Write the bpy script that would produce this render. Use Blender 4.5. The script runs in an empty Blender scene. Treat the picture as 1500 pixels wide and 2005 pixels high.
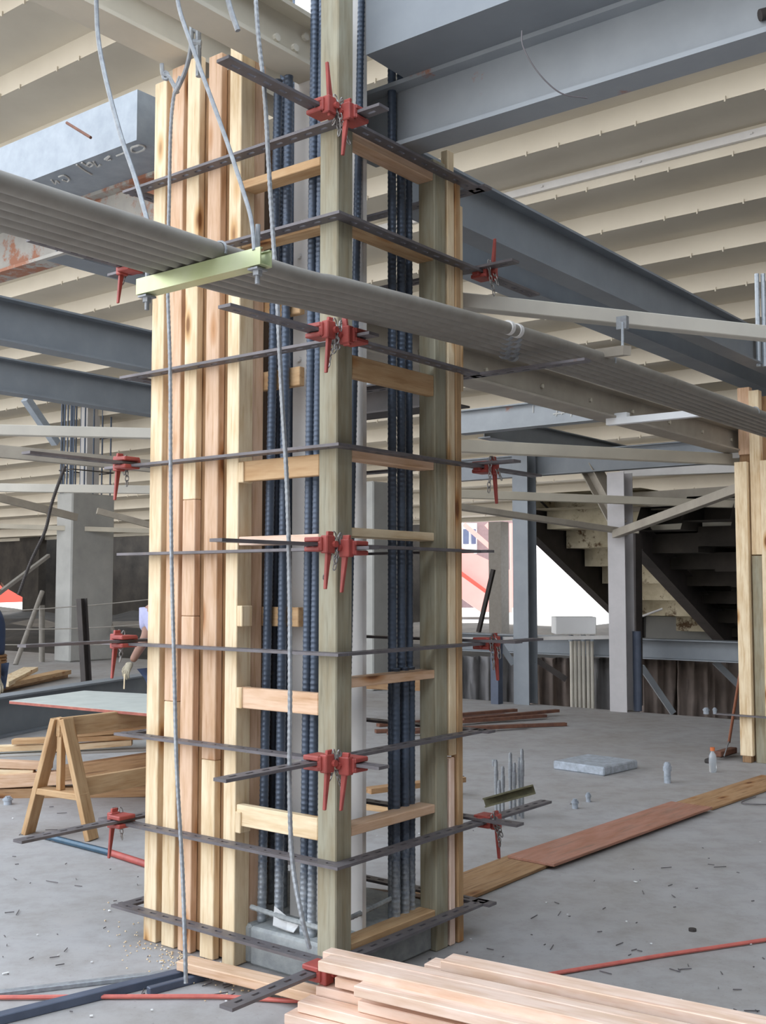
import bpy, bmesh, math, random
from mathutils import Vector, Matrix
random.seed(7)
# ------------------------------------------------------------------ camera, sky, sun, exposure
SC = bpy.context.scene
COL = SC.collection
F_PX, EYE, PITCH = 2150.0, 1.63, math.radians(3.8)
cam_data = bpy.data.cameras.new('camera'); cam = bpy.data.objects.new('camera', cam_data); COL.objects.link(cam)
cam_data.sensor_fit = 'VERTICAL'; cam_data.sensor_height = 24.0; cam_data.lens = F_PX / 2005.0 * 24.0
cam_data.clip_start = 0.05; cam_data.clip_end = 500
cam.location = (0, 0, EYE); cam.rotation_euler = (math.radians(90) + PITCH, 0, 0)
SC.camera = cam
SC.view_settings.view_transform = 'Standard'; SC.view_settings.look = 'None'
SC.view_settings.gamma = 1.0; SC.view_settings.use_curve_mapping = False
SC.view_settings.exposure = 0.0
world = bpy.data.worlds.new('sky'); SC.world = world; world.use_nodes = True
wn = world.node_tree; wn.nodes.clear()
w_out = wn.nodes.new('ShaderNodeOutputWorld'); w_bg = wn.nodes.new('ShaderNodeBackground')
w_tc = wn.nodes.new('ShaderNodeTexCoord'); w_sep = wn.nodes.new('ShaderNodeSeparateXYZ'); w_ramp = wn.nodes.new('ShaderNodeValToRGB')
w_ramp.color_ramp.elements[0].position = 0.0; w_ramp.color_ramp.elements[0].color = (1.0, 0.97, 0.95, 1)
w_ramp.color_ramp.elements[1].position = 0.6; w_ramp.color_ramp.elements[1].color = (0.78, 0.88, 1.0, 1)
wn.links.new(w_tc.outputs['Generated'], w_sep.inputs[0]); wn.links.new(w_sep.outputs['Z'], w_ramp.inputs[0])
wn.links.new(w_ramp.outputs[0], w_bg.inputs[0]); wn.links.new(w_bg.outputs[0], w_out.inputs[0])
w_bg.inputs[1].default_value = 3.4
sun_d = bpy.data.lights.new('sun', 'SUN'); sun = bpy.data.objects.new('sun', sun_d); COL.objects.link(sun)
sun_d.energy = 4.5; sun_d.angle = 0.01; sun_d.color = (1.0, 0.94, 0.85)
# light travels from the far side of the stand towards the viewer, high up
sun.rotation_euler = Vector((-0.30, -0.55, -1.0)).to_track_quat('-Z', 'Y').to_euler()
sun.location = (0, 30, 40)

# ------------------------------------------------------------------ where things stand
def ray(px, py):
    dx = (px - 750) / F_PX; dy = -(py - 1002.5) / F_PX
    return Vector((dx, math.cos(PITCH) - dy * math.sin(PITCH), math.sin(PITCH) + dy * math.cos(PITCH)))
EYEP = Vector((0, 0, EYE))
A52 = math.radians(52)
U = Vector((-math.sin(A52), math.cos(A52), 0)); V = Vector((math.cos(A52), math.sin(A52), 0)); ZA = Vector((0, 0, 1))
def on(px, py, z=0.0):
    r = ray(px, py); return EYEP + r * ((z - EYE) / r.z)
def at(px, py, Y):
    r = ray(px, py); return EYEP + r * (Y / r.y)
C0 = on(657, 1955, 0)
C0.z = 0
UC, VC = C0.dot(U), C0.dot(V)
def W(u, v, z): return C0 + U * u + V * v + ZA * z          # the grid the steelwork and the column form follow
def WC(u, v, z): return U * u + V * v + ZA * z
def onL(px, py, off=0.0):
    r = ray(px, py); t = ((C0 - EYEP).dot(V) + off) / r.dot(V); p = EYEP + r * t
    return (p - C0).dot(U), p.z
def onR(px, py, off=0.0):
    r = ray(px, py); t = ((C0 - EYEP).dot(U) + off) / r.dot(U); p = EYEP + r * t
    return (p - C0).dot(V), p.z
def span(p, d, xa, xb):
    """the piece of the line p + t*d that lies between picture columns xa and xb"""
    out = []
    for px in (xa, xb):
        k = (px - 750) / F_PX
        fz = lambda q: q.y * math.cos(PITCH) + (q.z - EYE) * math.sin(PITCH)
        # q.x - k*f(q) = 0
        a0 = p.x - k * fz(p); a1 = d.x - k * (d.y * math.cos(PITCH) + d.z * math.sin(PITCH))
        out.append(p + d * (-a0 / a1))
    return out

# ------------------------------------------------------------------ materials
def nt(name):
    m = bpy.data.materials.new(name); m.use_nodes = True
    t = m.node_tree; b = t.nodes['Principled BSDF']
    return m, t, b
def ramp(t, stops):
    r = t.nodes.new('ShaderNodeValToRGB'); e = r.color_ramp.elements
    while len(e) < len(stops): e.new(0.5)
    for i, (p, c) in enumerate(stops):
        e[i].position = p; e[i].color = (c[0], c[1], c[2], 1)
    return r
def noise_fac(t, scale, detail=4, vec='Object', sc=(1, 1, 1), rough=0.6):
    tc = t.nodes.new('ShaderNodeTexCoord'); mp = t.nodes.new('ShaderNodeMapping'); mp.inputs['Scale'].default_value = sc
    n = t.nodes.new('ShaderNodeTexNoise'); n.inputs['Scale'].default_value = scale; n.inputs['Detail'].default_value = detail
    n.inputs['Roughness'].default_value = rough
    t.links.new(tc.outputs[vec], mp.inputs[0]); t.links.new(mp.outputs[0], n.inputs['Vector'])
    return n
def bump(t, b, fac, strength, dist=0.01):
    bp = t.nodes.new('ShaderNodeBump'); bp.inputs['Strength'].default_value = strength; bp.inputs['Distance'].default_value = dist
    t.links.new(fac, bp.inputs['Height']); t.links.new(bp.outputs[0], b.inputs['Normal'])
def plain(name, c, rough=0.6, metal=0.0, c2=None, scale=6, bmp=0.0, spec=None):
    m, t, b = nt(name)
    b.inputs['Roughness'].default_value = rough; b.inputs['Metallic'].default_value = metal
    c2 = c2 or tuple(x * 0.8 for x in c)
    n = noise_fac(t, scale, 6, 'Object')
    r = ramp(t, [(0.32, c2), (0.68, c)])
    t.links.new(n.outputs['Fac'], r.inputs[0]); t.links.new(r.outputs[0], b.inputs['Base Color'])
    if bmp: bump(t, b, n.outputs['Fac'], bmp)
    return m
def wood(name, light, dark, knots=True, var=0.25, sat=1.0):
    m, t, b = nt(name)
    b.inputs['Roughness'].default_value = 0.75
    n = noise_fac(t, 3.0, 5, 'Object', (1.2, 22, 22))
    n2 = noise_fac(t, 2.0, 3, 'Object', (2.0, 9, 9))
    oi = t.nodes.new('ShaderNodeObjectInfo')
    add = t.nodes.new('ShaderNodeVectorMath'); add.operation = 'ADD'
    for q in (n, n2):
        mp = q.inputs['Vector'].links[0].from_node
        cmb = t.nodes.new('ShaderNodeCombineXYZ')
        ml = t.nodes.new('ShaderNodeMath'); ml.operation = 'MULTIPLY'; ml.inputs[1].default_value = 37.0
        t.links.new(oi.outputs['Random'], ml.inputs[0])
        for k in range(3): t.links.new(ml.outputs[0], cmb.inputs[k])
        t.links.new(cmb.outputs[0], mp.inputs['Location'])
    r = ramp(t, [(0.30, dark), (0.46, tuple((a * 0.25 + c * 0.75) for a, c in zip(dark, light))), (0.7, light)])
    t.links.new(n.outputs['Fac'], r.inputs[0])
    mix = t.nodes.new('ShaderNodeMixRGB'); mix.blend_type = 'MULTIPLY'; mix.inputs[0].default_value = 1.0
    r2 = ramp(t, [(0.3, (0.82, 0.74, 0.64)), (0.6, (1, 1, 1))])
    t.links.new(n2.outputs['Fac'], r2.inputs[0]); t.links.new(r.outputs[0], mix.inputs[1]); t.links.new(r2.outputs[0], mix.inputs[2])
    last = mix
    if knots:
        tc = t.nodes.new('ShaderNodeTexCoord'); mp = t.nodes.new('ShaderNodeMapping'); mp.inputs['Scale'].default_value = (2.2, 7, 7)
        cmb = t.nodes.new('ShaderNodeCombineXYZ')
        for k in range(3): t.links.new(oi.outputs['Random'], cmb.inputs[k])
        ml = t.nodes.new('ShaderNodeVectorMath'); ml.operation = 'SCALE'; ml.inputs['Scale'].default_value = 53
        t.links.new(cmb.outputs[0], ml.inputs[0]); t.links.new(ml.outputs[0], mp.inputs['Location'])
        vo = t.nodes.new('ShaderNodeTexVoronoi'); vo.inputs['Scale'].default_value = 1.0
        t.links.new(tc.outputs['Object'], mp.inputs[0]); t.links.new(mp.outputs[0], vo.inputs['Vector'])
        kr = ramp(t, [(0.07, (0.30, 0.17, 0.09)), (0.13, (0.78, 0.60, 0.42)), (0.24, (1, 1, 1))])
        t.links.new(vo.outputs['Distance'], kr.inputs[0])
        mk = t.nodes.new('ShaderNodeMixRGB'); mk.blend_type = 'MULTIPLY'; mk.inputs[0].default_value = 1.0
        t.links.new(last.outputs[0], mk.inputs[1]); t.links.new(kr.outputs[0], mk.inputs[2]); last = mk
    hs = t.nodes.new('ShaderNodeHueSaturation'); hs.inputs['Saturation'].default_value = sat
    mr = t.nodes.new('ShaderNodeMapRange'); mr.inputs['To Min'].default_value = 1 - var; mr.inputs['To Max'].default_value = 1 + var * 0.6
    t.links.new(oi.outputs['Random'], mr.inputs[0]); t.links.new(mr.outputs[0], hs.inputs['Value'])
    t.links.new(last.outputs[0], hs.inputs['Color']); t.links.new(hs.outputs[0], b.inputs['Base Color'])
    bump(t, b, n.outputs['Fac'], 0.25, 0.004)
    return m
M = {}
M['pine'] = wood('pale_pine', (0.88, 0.73, 0.51), (0.68, 0.49, 0.28), var=0.06)
M['fir'] = wood('pink_fir', (0.78, 0.55, 0.39), (0.60, 0.37, 0.22), var=0.12)
M['fresh'] = wood('fresh_sawn_fir', (0.90, 0.70, 0.58), (0.78, 0.52, 0.40), knots=False, var=0.10)
M['treated'] = wood('green_treated_wood', (0.37, 0.345, 0.255), (0.25, 0.23, 0.165), knots=False, var=0.08)
M['brown'] = wood('weathered_brown_wood', (0.44, 0.27, 0.14), (0.22, 0.12, 0.06), var=0.2)
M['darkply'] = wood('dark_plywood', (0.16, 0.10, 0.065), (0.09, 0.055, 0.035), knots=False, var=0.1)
M['redply'] = wood('red_faced_plywood', (0.42, 0.20, 0.14), (0.25, 0.16, 0.12), knots=False, var=0.1)
def rusty(name, base, base2, rust=0.5, rustc=(0.36, 0.13, 0.06), scale=3.0, rough=0.55, rscale=2.2, metal=0.0):
    m, t, b = nt(name)
    b.inputs['Roughness'].default_value = rough; b.inputs['Metallic'].default_value = metal
    n = noise_fac(t, scale, 5); r = ramp(t, [(0.3, base2), (0.7, base)])
    t.links.new(n.outputs['Fac'], r.inputs[0])
    n2 = noise_fac(t, rscale, 10, rough=0.75); r2 = ramp(t, [(rust, (0, 0, 0)), (rust + 0.07, (1, 1, 1))])
    t.links.new(n2.outputs['Fac'], r2.inputs[0])
    mx = t.nodes.new('ShaderNodeMixRGB'); mx.inputs[2].default_value = (*rustc, 1)
    t.links.new(r2.outputs[0], mx.inputs[0]); t.links.new(r.outputs[0], mx.inputs[1]); t.links.new(mx.outputs[0], b.inputs['Base Color'])
    return m
M['blue'] = rusty('grey_blue_primer_steel', (0.245, 0.268, 0.292), (0.20, 0.22, 0.245), 0.78)
M['bluerust'] = rusty('grey_primer_rust_spots', (0.33, 0.355, 0.38), (0.27, 0.295, 0.32), 0.63)
M['galv'] = plain('pale_zinc_steel', (0.33, 0.365, 0.405), 0.5, 0.1, (0.25, 0.285, 0.325), 9)
M['rustweb'] = rusty('rust_streaked_steel', (0.42, 0.40, 0.36), (0.30, 0.29, 0.27), 0.52, (0.33, 0.14, 0.08), 4, 0.7, 3.0)
M['beige'] = plain('beige_painted_steel', (0.60, 0.55, 0.45), 0.6, 0, (0.50, 0.46, 0.38), 2.0)
M['beigedk'] = plain('dusty_beige_steel', (0.39, 0.35, 0.29), 0.7, 0, (0.30, 0.265, 0.22), 3.0)
M['cream'] = plain('cream_paint', (0.66, 0.62, 0.54), 0.55, 0, (0.56, 0.53, 0.47), 2.5)
M['white'] = plain('off_white_paint', (0.72, 0.70, 0.68), 0.5, 0, (0.62, 0.60, 0.58), 3)
M['lilac'] = plain('pale_grey_column_paint', (0.46, 0.44, 0.445), 0.55, 0, (0.40, 0.385, 0.39), 4)
M['conduit'] = plain('grey_pvc_conduit', (0.27, 0.25, 0.22), 0.55, 0, (0.22, 0.20, 0.175), 12)
M['wire'] = plain('galvanised_cable', (0.37, 0.39, 0.41), 0.5, 0.3, (0.24, 0.25, 0.27), 40)
M['bar'] = rusty('dark_mill_steel_bar', (0.17, 0.155, 0.165), (0.105, 0.095, 0.10), 0.60, (0.17, 0.12, 0.095), 8, 0.5, 9, 0.2)
M['red'] = rusty('red_painted_casting', (0.40, 0.075, 0.06), (0.28, 0.05, 0.042), 0.66, (0.20, 0.07, 0.05), 14, 0.5, 12)
M['chain'] = plain('steel_chain', (0.42, 0.41, 0.40), 0.4, 0.6, (0.2, 0.19, 0.18), 60)
M['yellowzinc'] = plain('yellow_zinc_channel', (0.50, 0.56, 0.30), 0.35, 0.5, (0.58, 0.62, 0.42), 5)
M['brass'] = plain('weathered_brass_strut', (0.20, 0.19, 0.11), 0.5, 0.3, (0.13, 0.12, 0.08), 30)
M['dark'] = plain('dark_brown_steel', (0.055, 0.045, 0.042), 0.7, 0, (0.035, 0.03, 0.028), 5)
M['navy'] = plain('navy_pipe', (0.09, 0.11, 0.16), 0.5, 0, (0.06, 0.075, 0.11), 5)
M['conc'] = plain('column_concrete', (0.42, 0.42, 0.40), 0.9, 0, (0.34, 0.34, 0.325), 2.2, 0.1)
M['plinth'] = plain('rough_plinth_concrete', (0.40, 0.42, 0.42), 0.95, 0, (0.28, 0.30, 0.31), 18, 0.5)
M['pad'] = plain('galvanised_box', (0.50, 0.55, 0.62), 0.5, 0.2, (0.30, 0.33, 0.37), 22, 0.2)
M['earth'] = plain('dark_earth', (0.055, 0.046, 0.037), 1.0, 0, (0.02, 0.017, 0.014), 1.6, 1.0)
M['lagging'] = rusty('stained_step_concrete', (0.62, 0.56, 0.42), (0.36, 0.31, 0.21), 0.55, (0.10, 0.06, 0.03), 3, 0.95, 2.5)
M['tarp'] = plain('brown_grey_tarp', (0.25, 0.20, 0.175), 0.85, 0, (0.155, 0.125, 0.11), 2.5, 0.3)
M['tarpgrey'] = plain('grey_sheeting', (0.24, 0.235, 0.24), 0.8, 0, (0.16, 0.155, 0.16), 2.0, 0.3)
M['redsheet'] = plain('bright_red_sheet', (0.75, 0.10, 0.07), 0.6, 0, (0.65, 0.09, 0.06), 1)
M['pinksheet'] = plain('faded_pink_steel', (0.75, 0.36, 0.32), 0.6, 0, (0.68, 0.32, 0.28), 1)
M['brick'] = plain('mauve_brick', (0.30, 0.20, 0.20), 0.9, 0, (0.24, 0.16, 0.16), 6)
M['whiteout'] = plain('white_board', (0.80, 0.80, 0.80), 0.6, 0, (0.76, 0.76, 0.76), 3)
M['glass'] = plain('dark_window_glass', (0.10, 0.13, 0.22), 0.1, 0, (0.08, 0.10, 0.18), 2)
M['ply'] = plain('grey_ply_sheet_top', (0.50, 0.52, 0.48), 0.7, 0, (0.42, 0.44, 0.41), 5)
M['plyedge'] = plain('red_ply_edge', (0.42, 0.14, 0.10), 0.7, 0, (0.30, 0.09, 0.07), 20)
M['saw'] = wood('sawhorse_pine', (0.60, 0.40, 0.22), (0.42, 0.25, 0.12), knots=True, var=0.08)
M['hose'] = plain('red_hose', (0.62, 0.16, 0.12), 0.5, 0, (0.5, 0.12, 0.1), 20)
M['bluetube'] = plain('blue_tube', (0.045, 0.10, 0.16), 0.25, 0.2, (0.035, 0.08, 0.12), 20)
M['chalk'] = plain('chalk_mark', (0.62, 0.62, 0.60), 0.9, 0, (0.5, 0.5, 0.48), 60)
M['shirt'] = plain('lavender_cotton', (0.42, 0.42, 0.60), 0.9, 0, (0.34, 0.34, 0.50), 8)
M['skin'] = plain('tanned_skin', (0.30, 0.16, 0.11), 0.6, 0, (0.25, 0.13, 0.09), 10)
M['glove'] = plain('dusty_glove', (0.40, 0.35, 0.26), 0.9, 0, (0.26, 0.23, 0.17), 25)
M['jeans'] = plain('blue_denim', (0.07, 0.10, 0.18), 0.9, 0, (0.05, 0.07, 0.13), 20)
M['leather'] = plain('tan_leather', (0.36, 0.19, 0.08), 0.7, 0, (0.26, 0.13, 0.05), 12)
M['helmet'] = plain('white_hard_hat', (0.78, 0.78, 0.76), 0.3, 0, (0.75, 0.75, 0.73), 3)
M['dkshirt'] = plain('dark_blue_cloth', (0.06, 0.09, 0.17), 0.9, 0, (0.04, 0.06, 0.12), 8)
M['hair'] = plain('dark_hair', (0.03, 0.02, 0.015), 0.8)
M['orange'] = plain('orange_plastic', (0.75, 0.20, 0.06), 0.4)
M['bristle'] = plain('dark_bristle', (0.10, 0.06, 0.05), 0.95, 0, (0.06, 0.04, 0.03), 60)
M['broomwood'] = plain('reddish_broomstick', (0.33, 0.13, 0.07), 0.6, 0, (0.26, 0.10, 0.06), 20)
M['rustbar'] = plain('rusty_steel', (0.20, 0.09, 0.055), 0.85, 0, (0.12, 0.055, 0.04), 14)
M['nail'] = plain('bright_nail', (0.6, 0.6, 0.6), 0.3, 0.7)
def make_bottle():
    m, t, b = nt('clear_plastic'); b.inputs['Base Color'].default_value = (0.8, 0.85, 0.9, 1)
    b.inputs['Transmission Weight'].default_value = 0.7; b.inputs['Roughness'].default_value = 0.15
    return m
M['clear'] = make_bottle()
def make_rebar_mat():
    m, t, b = nt('blue_black_rebar'); b.inputs['Roughness'].default_value = 0.42; b.inputs['Metallic'].default_value = 0.35
    tc = t.nodes.new('ShaderNodeTexCoord'); sp = t.nodes.new('ShaderNodeSeparateXYZ'); t.links.new(tc.outputs['Object'], sp.inputs[0])
    n = noise_fac(t, 28, 6); add = t.nodes.new('ShaderNodeMath'); add.operation = 'MULTIPLY_ADD'; add.inputs[1].default_value = -0.9
    t.links.new(n.outputs['Fac'], add.inputs[0]); t.links.new(sp.outputs['Z'], add.inputs[2])
    # dried cement splashed over the foot of each bar
    r = ramp(t, [(0.0, (1, 1, 1)), (0.32, (0, 0, 0))]); mr = t.nodes.new('ShaderNodeMapRange')
    mr.inputs['From Min'].default_value = -0.45; mr.inputs['From Max'].default_value = 0.75
    t.links.new(add.outputs[0], mr.inputs[0]); t.links.new(mr.outputs[0], r.inputs[0])
    mx = t.nodes.new('ShaderNodeMixRGB'); mx.inputs[1].default_value = (0.085, 0.11, 0.155, 1); mx.inputs[2].default_value = (0.42, 0.46, 0.50, 1)
    t.links.new(r.outputs[0], mx.inputs[0]); t.links.new(mx.outputs[0], b.inputs['Base Color'])
    return m
M['rebar'] = make_rebar_mat()
def make_floor():
    m, t, b = nt('dusty_concrete_floor'); b.inputs['Roughness'].default_value = 0.82
    n = noise_fac(t, 0.55, 6, 'Object'); r = ramp(t, [(0.35, (0.325, 0.305, 0.29)), (0.66, (0.385, 0.378, 0.385))])
    t.links.new(n.outputs['Fac'], r.inputs[0])
    n2 = noise_fac(t, 5.0, 8, 'Object', rough=0.7); r2 = ramp(t, [(0.32, (0.82, 0.80, 0.77)), (0.55, (1, 1, 1)), (0.8, (1.08, 1.06, 1.04))])
    t.links.new(n2.outputs['Fac'], r2.inputs[0])
    mx = t.nodes.new('ShaderNodeMixRGB'); mx.blend_type = 'MULTIPLY'; mx.inputs[0].default_value = 1
    t.links.new(r.outputs[0], mx.inputs[1]); t.links.new(r2.outputs[0], mx.inputs[2])
    n3 = noise_fac(t, 60.0, 3, 'Object'); r3 = ramp(t, [(0.28, (0.7, 0.68, 0.66)), (0.36, (1, 1, 1))])
    t.links.new(n3.outputs['Fac'], r3.inputs[0])
    m2 = t.nodes.new('ShaderNodeMixRGB'); m2.blend_type = 'MULTIPLY'; m2.inputs[0].default_value = 0.8
    t.links.new(mx.outputs[0], m2.inputs[1]); t.links.new(r3.outputs[0], m2.inputs[2])
    t.links.new(m2.outputs[0], b.inputs['Base Color'])
    bump(t, b, n2.outputs['Fac'], 0.12, 0.01)
    return m
M['floor'] = make_floor()
M['paving'] = plain('pale_outdoor_paving', (0.55, 0.53, 0.49), 0.9, 0, (0.50, 0.48, 0.44), 0.3)
M['tread'] = plain('beige_seating_plate', (0.66, 0.60, 0.49), 0.6, 0, (0.58, 0.52, 0.42), 0.8)

# ------------------------------------------------------------------ mesh helpers
class MB:
    def __init__(s): s.v = []; s.f = []; s.mi = []
    def add(s, vs, fs, mi=0):
        b = len(s.v); s.v += [Vector(q) for q in vs]; s.f += [tuple(b + i for i in f) for f in fs]; s.mi += [mi] * len(fs)
    def box(s, o, ax, ay, az, x, y, z, mi=0):
        """box spanning x=(x0,x1) along ax etc. from origin o"""
        vs = [o + ax * i + ay * j + az * k for i in x for j in y for k in z]
        s.add(vs, [(0, 1, 3, 2), (4, 6, 7, 5), (0, 4, 5, 1), (2, 3, 7, 6), (0, 2, 6, 4), (1, 5, 7, 3)], mi)
    def tube(s, pts, r, n=8, mi=0, caps=True, radii=None):
        pts = [Vector(p) for p in pts]; rings = []
        prev = None
        for i, p in enumerate(pts):
            d = (pts[min(i + 1, len(pts) - 1)] - pts[max(i - 1, 0)]).normalized()
            if prev is None:
                a = d.orthogonal().normalized()
            else:
                a = (prev - d * prev.dot(d)).normalized()
            prev = a; b = d.cross(a); rr = radii[i] if radii else r
            rings.append([p + (a * math.cos(2 * math.pi * k / n) + b * math.sin(2 * math.pi * k / n)) * rr for k in range(n)])
        vs = [q for g in rings for q in g]; fs = []
        for i in range(len(rings) - 1):
            for k in range(n):
                fs.append((i * n + k, i * n + (k + 1) % n, (i + 1) * n + (k + 1) % n, (i + 1) * n + k))
        if caps: fs += [tuple(range(n))[::-1], tuple((len(rings) - 1) * n + k for k in range(n))]
        s.add(vs, fs, mi)
    def build(s, name, mats, parent=None, origin=None, smooth=False, bevel=0.0):
        origin = Vector(origin) if origin is not None else (Vector(parent.location) if parent is not None else (s.v[0].copy() if s.v else Vector()))
        me = bpy.data.meshes.new(name); me.from_pydata([v - origin for v in s.v], [], s.f)
        if not isinstance(mats, (list, tuple)): mats = [mats]
        for m in mats: me.materials.append(m)
        for p, i in zip(me.polygons, s.mi): p.material_index = i
        bm = bmesh.new(); bm.from_mesh(me); bmesh.ops.recalc_face_normals(bm, faces=bm.faces[:]); bm.to_mesh(me); bm.free()
        o = bpy.data.objects.new(name, me); COL.objects.link(o)
        if parent is not None:
            o.parent = parent; base = total_loc(parent); o.location = origin - base
        else: o.location = origin
        if smooth: shade(o)
        if bevel: bev(o, bevel)
        return o
def total_loc(o):
    p = Vector(o.location)
    while o.parent is not None: o = o.parent; p += Vector(o.location)
    return p
def shade(o, ang=40):
    for p in o.data.polygons: p.use_smooth = True
    try:
        o.data.set_sharp_from_angle(angle=math.radians(ang))
    except Exception: pass
def bev(o, w):
    b = o.modifiers.new('bevel', 'BEVEL'); b.width = w; b.segments = 1; b.limit_method = 'ANGLE'
def tag(o, label, cat, group=None):
    o['label'] = label; o['category'] = cat
    if group: o['group'] = group
    return o
def struct(o): o['kind'] = 'structure'; return o
def thing(name, label, cat, loc, group=None):
    o = bpy.data.objects.new(name, None); o.empty_display_size = 0.1; COL.objects.link(o); o.location = loc
    return tag(o, label, cat, group)
def rect(w, h): return [(-w / 2, -h / 2), (w / 2, -h / 2), (w / 2, h / 2), (-w / 2, h / 2)]
def ibeam(w, h, tf=0.016, tw=0.011):
    a, b, c = w / 2, h / 2, tw / 2
    return [(-a, -b), (a, -b), (a, -b + tf), (c, -b + tf), (c, b - tf), (a, b - tf), (a, b), (-a, b), (-a, b - tf), (-c, b - tf), (-c, -b + tf), (-a, -b + tf)]
def channel(w, h, t=0.012):
    a, b = w / 2, h / 2
    return [(-a, -b), (a, -b), (a, -b + t), (-a + t, -b + t), (-a + t, b - t), (a, b - t), (a, b), (-a, b)]
def angle_prof(w, h, t=0.008):
    return [(0, 0), (w, 0), (w, t), (t, t), (t, h), (0, h)]
def circ(r, n=14): return [(r * math.cos(2 * math.pi * k / n), r * math.sin(2 * math.pi * k / n)) for k in range(n)]
def prism(name, p0, p1, prof, mat, parent=None, up=None, smooth=False, bevel=0.0):
    """profile (y, z) swept from p0 to p1 along the object's own X axis"""
    p0 = Vector(p0); p1 = Vector(p1); x = (p1 - p0); L = x.length; x.normalize()
    up = Vector(up) if up is not None else (ZA if abs(x.z) < 0.95 else V)
    y = up.cross(x).normalized(); z = x.cross(y).normalized()
    n = len(prof); vs = [(0, a, b) for a, b in prof] + [(L, a, b) for a, b in prof]
    fs = [(i, (i + 1) % n, n + (i + 1) % n, n + i) for i in range(n)] + [tuple(range(n))[::-1], tuple(range(n, 2 * n))]
    me = bpy.data.meshes.new(name); me.from_pydata(vs, [], fs); me.materials.append(mat)
    bm = bmesh.new(); bm.from_mesh(me); bmesh.ops.recalc_face_normals(bm, faces=bm.faces[:]); bm.to_mesh(me); bm.free()
    o = bpy.data.objects.new(name, me); COL.objects.link(o)
    R = Matrix((x, y, z)).transposed().to_4x4()
    base = total_loc(parent) if parent is not None else Vector()
    if parent is not None: o.parent = parent
    o.matrix_basis = Matrix.Translation(p0 - base) @ R
    if smooth: shade(o)
    if bevel: bev(o, bevel)
    return o
def board(name, u, v, z, mat, axis, parent=None, bevel=0.003):
    """axis-aligned (u,v,z) board whose grain runs along axis"""
    uc, vc, zc = sum(u) / 2, sum(v) / 2, sum(z) / 2; du, dv, dz = u[1] - u[0], v[1] - v[0], z[1] - z[0]
    if axis == 'z': return prism(name, W(uc, vc, z[0]), W(uc, vc, z[1]), rect(du, dv), mat, parent, up=V, bevel=bevel)
    if axis == 'u': return prism(name, W(u[0], vc, zc), W(u[1], vc, zc), rect(dv, dz), mat, parent, bevel=bevel)
    return prism(name, W(uc, v[0], zc), W(uc, v[1], zc), rect(du, dz), mat, parent, bevel=bevel)
def smooth_path(pts, sub=8):
    pts = [Vector(p) for p in pts]; out = []
    for i in range(len(pts) - 1):
        a = pts[max(i - 1, 0)]; b = pts[i]; c = pts[i + 1]; d = pts[min(i + 2, len(pts) - 1)]
        for k in range(sub):
            t = k / sub
            out.append(0.5 * ((2 * b) + (c - a) * t + (2 * a - 5 * b + 4 * c - d) * t * t + (3 * b - a - 3 * c + d) * t ** 3))
    out.append(pts[-1]); return out
def cable(name, pts, r, mat, label=None, cat=None, parent=None, twist=False, group=None, sub=8):
    p = smooth_path(pts, sub); m = MB()
    if twist:
        q = []; tot = 0
        L = sum((p[i + 1] - p[i]).length for i in range(len(p) - 1)); n = max(8, int(L / 0.006))
        # resample
        acc = [0]
        for i in range(len(p) - 1): acc.append(acc[-1] + (p[i + 1] - p[i]).length)
        j = 0
        for k in range(n + 1):
            s = L * k / n
            while j < len(p) - 2 and acc[j + 1] < s: j += 1
            f = (s - acc[j]) / max(1e-9, acc[j + 1] - acc[j]); q.append(p[j].lerp(p[j + 1], min(1, f)))
        m.tube(q, r, 7, radii=[r * (1.07 if (k // 2) % 2 else 0.96) for k in range(len(q))])
    else: m.tube(p, r, 8)
    o = m.build(name, mat, parent, smooth=not twist)
    if label: tag(o, label, cat, group)
    return o
# ------------------------------------------------------------------ floor, ground and the stepped seating overhead
fl = MB()
z0 = -0.35
poly = [(-40, -16), (70, -16), (70, 15.9), (9.3, 15.9), (9.3, 13.25), (-40, 13.25)]
n = len(poly)
fl.add([WC(u, v, 0) for u, v in poly] + [WC(u, v, z0) for u, v in poly],
       [tuple(range(n)), tuple(range(n, 2 * n))[::-1]] + [(i, (i + 1) % n, n + (i + 1) % n, n + i) for i in range(n)])
struct(fl.build('floor', M['floor'], origin=(0, 0, 0)))
g = MB(); g.box(WC(0, 0, 0), U, V, ZA, (-120, 160), (34.0, 200), (-0.5, 0.25))
struct(g.build('ground', M['paving'], origin=(0, 0, 0)))
gb = MB(); gb.box(WC(0, 0, 0), U, V, ZA, (-120, 160), (-120, -16.0), (-0.6, -0.02))
struct(gb.build('ground', M['paving'], origin=(0, 0, 0)))
# seating: each step a riser facing the viewer and a tread seen from below, falling away from the viewer
def hz(v): return EYE + 8.36 - 0.308 * v
ST = 0.84; v0 = 5.0; v1 = 22.2
cm = MB(); vv = v0; prof = []
while vv < v1:
    prof.append((vv, hz(vv))); prof.append((vv + ST, hz(vv)))      # riser bottom here, tread onwards
    vv += ST
top = [(v, z + 0.03) for v, z in prof]
ua, ub = -26, 52
for i in range(len(prof) - 1):
    a, b = prof[i], prof[i + 1]
    cm.add([WC(ua, a[0], a[1]), WC(ub, a[0], a[1]), WC(ub, b[0], b[1]), WC(ua, b[0], b[1])], [(0, 1, 2, 3)])
    cm.add([WC(ua, a[0] + 0.03, a[1] + 0.05), WC(ub, a[0] + 0.03, a[1] + 0.05), WC(ub, b[0] + 0.03, b[1] + 0.05), WC(ua, b[0] + 0.03, b[1] + 0.05)], [(0, 1, 2, 3)])
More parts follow.
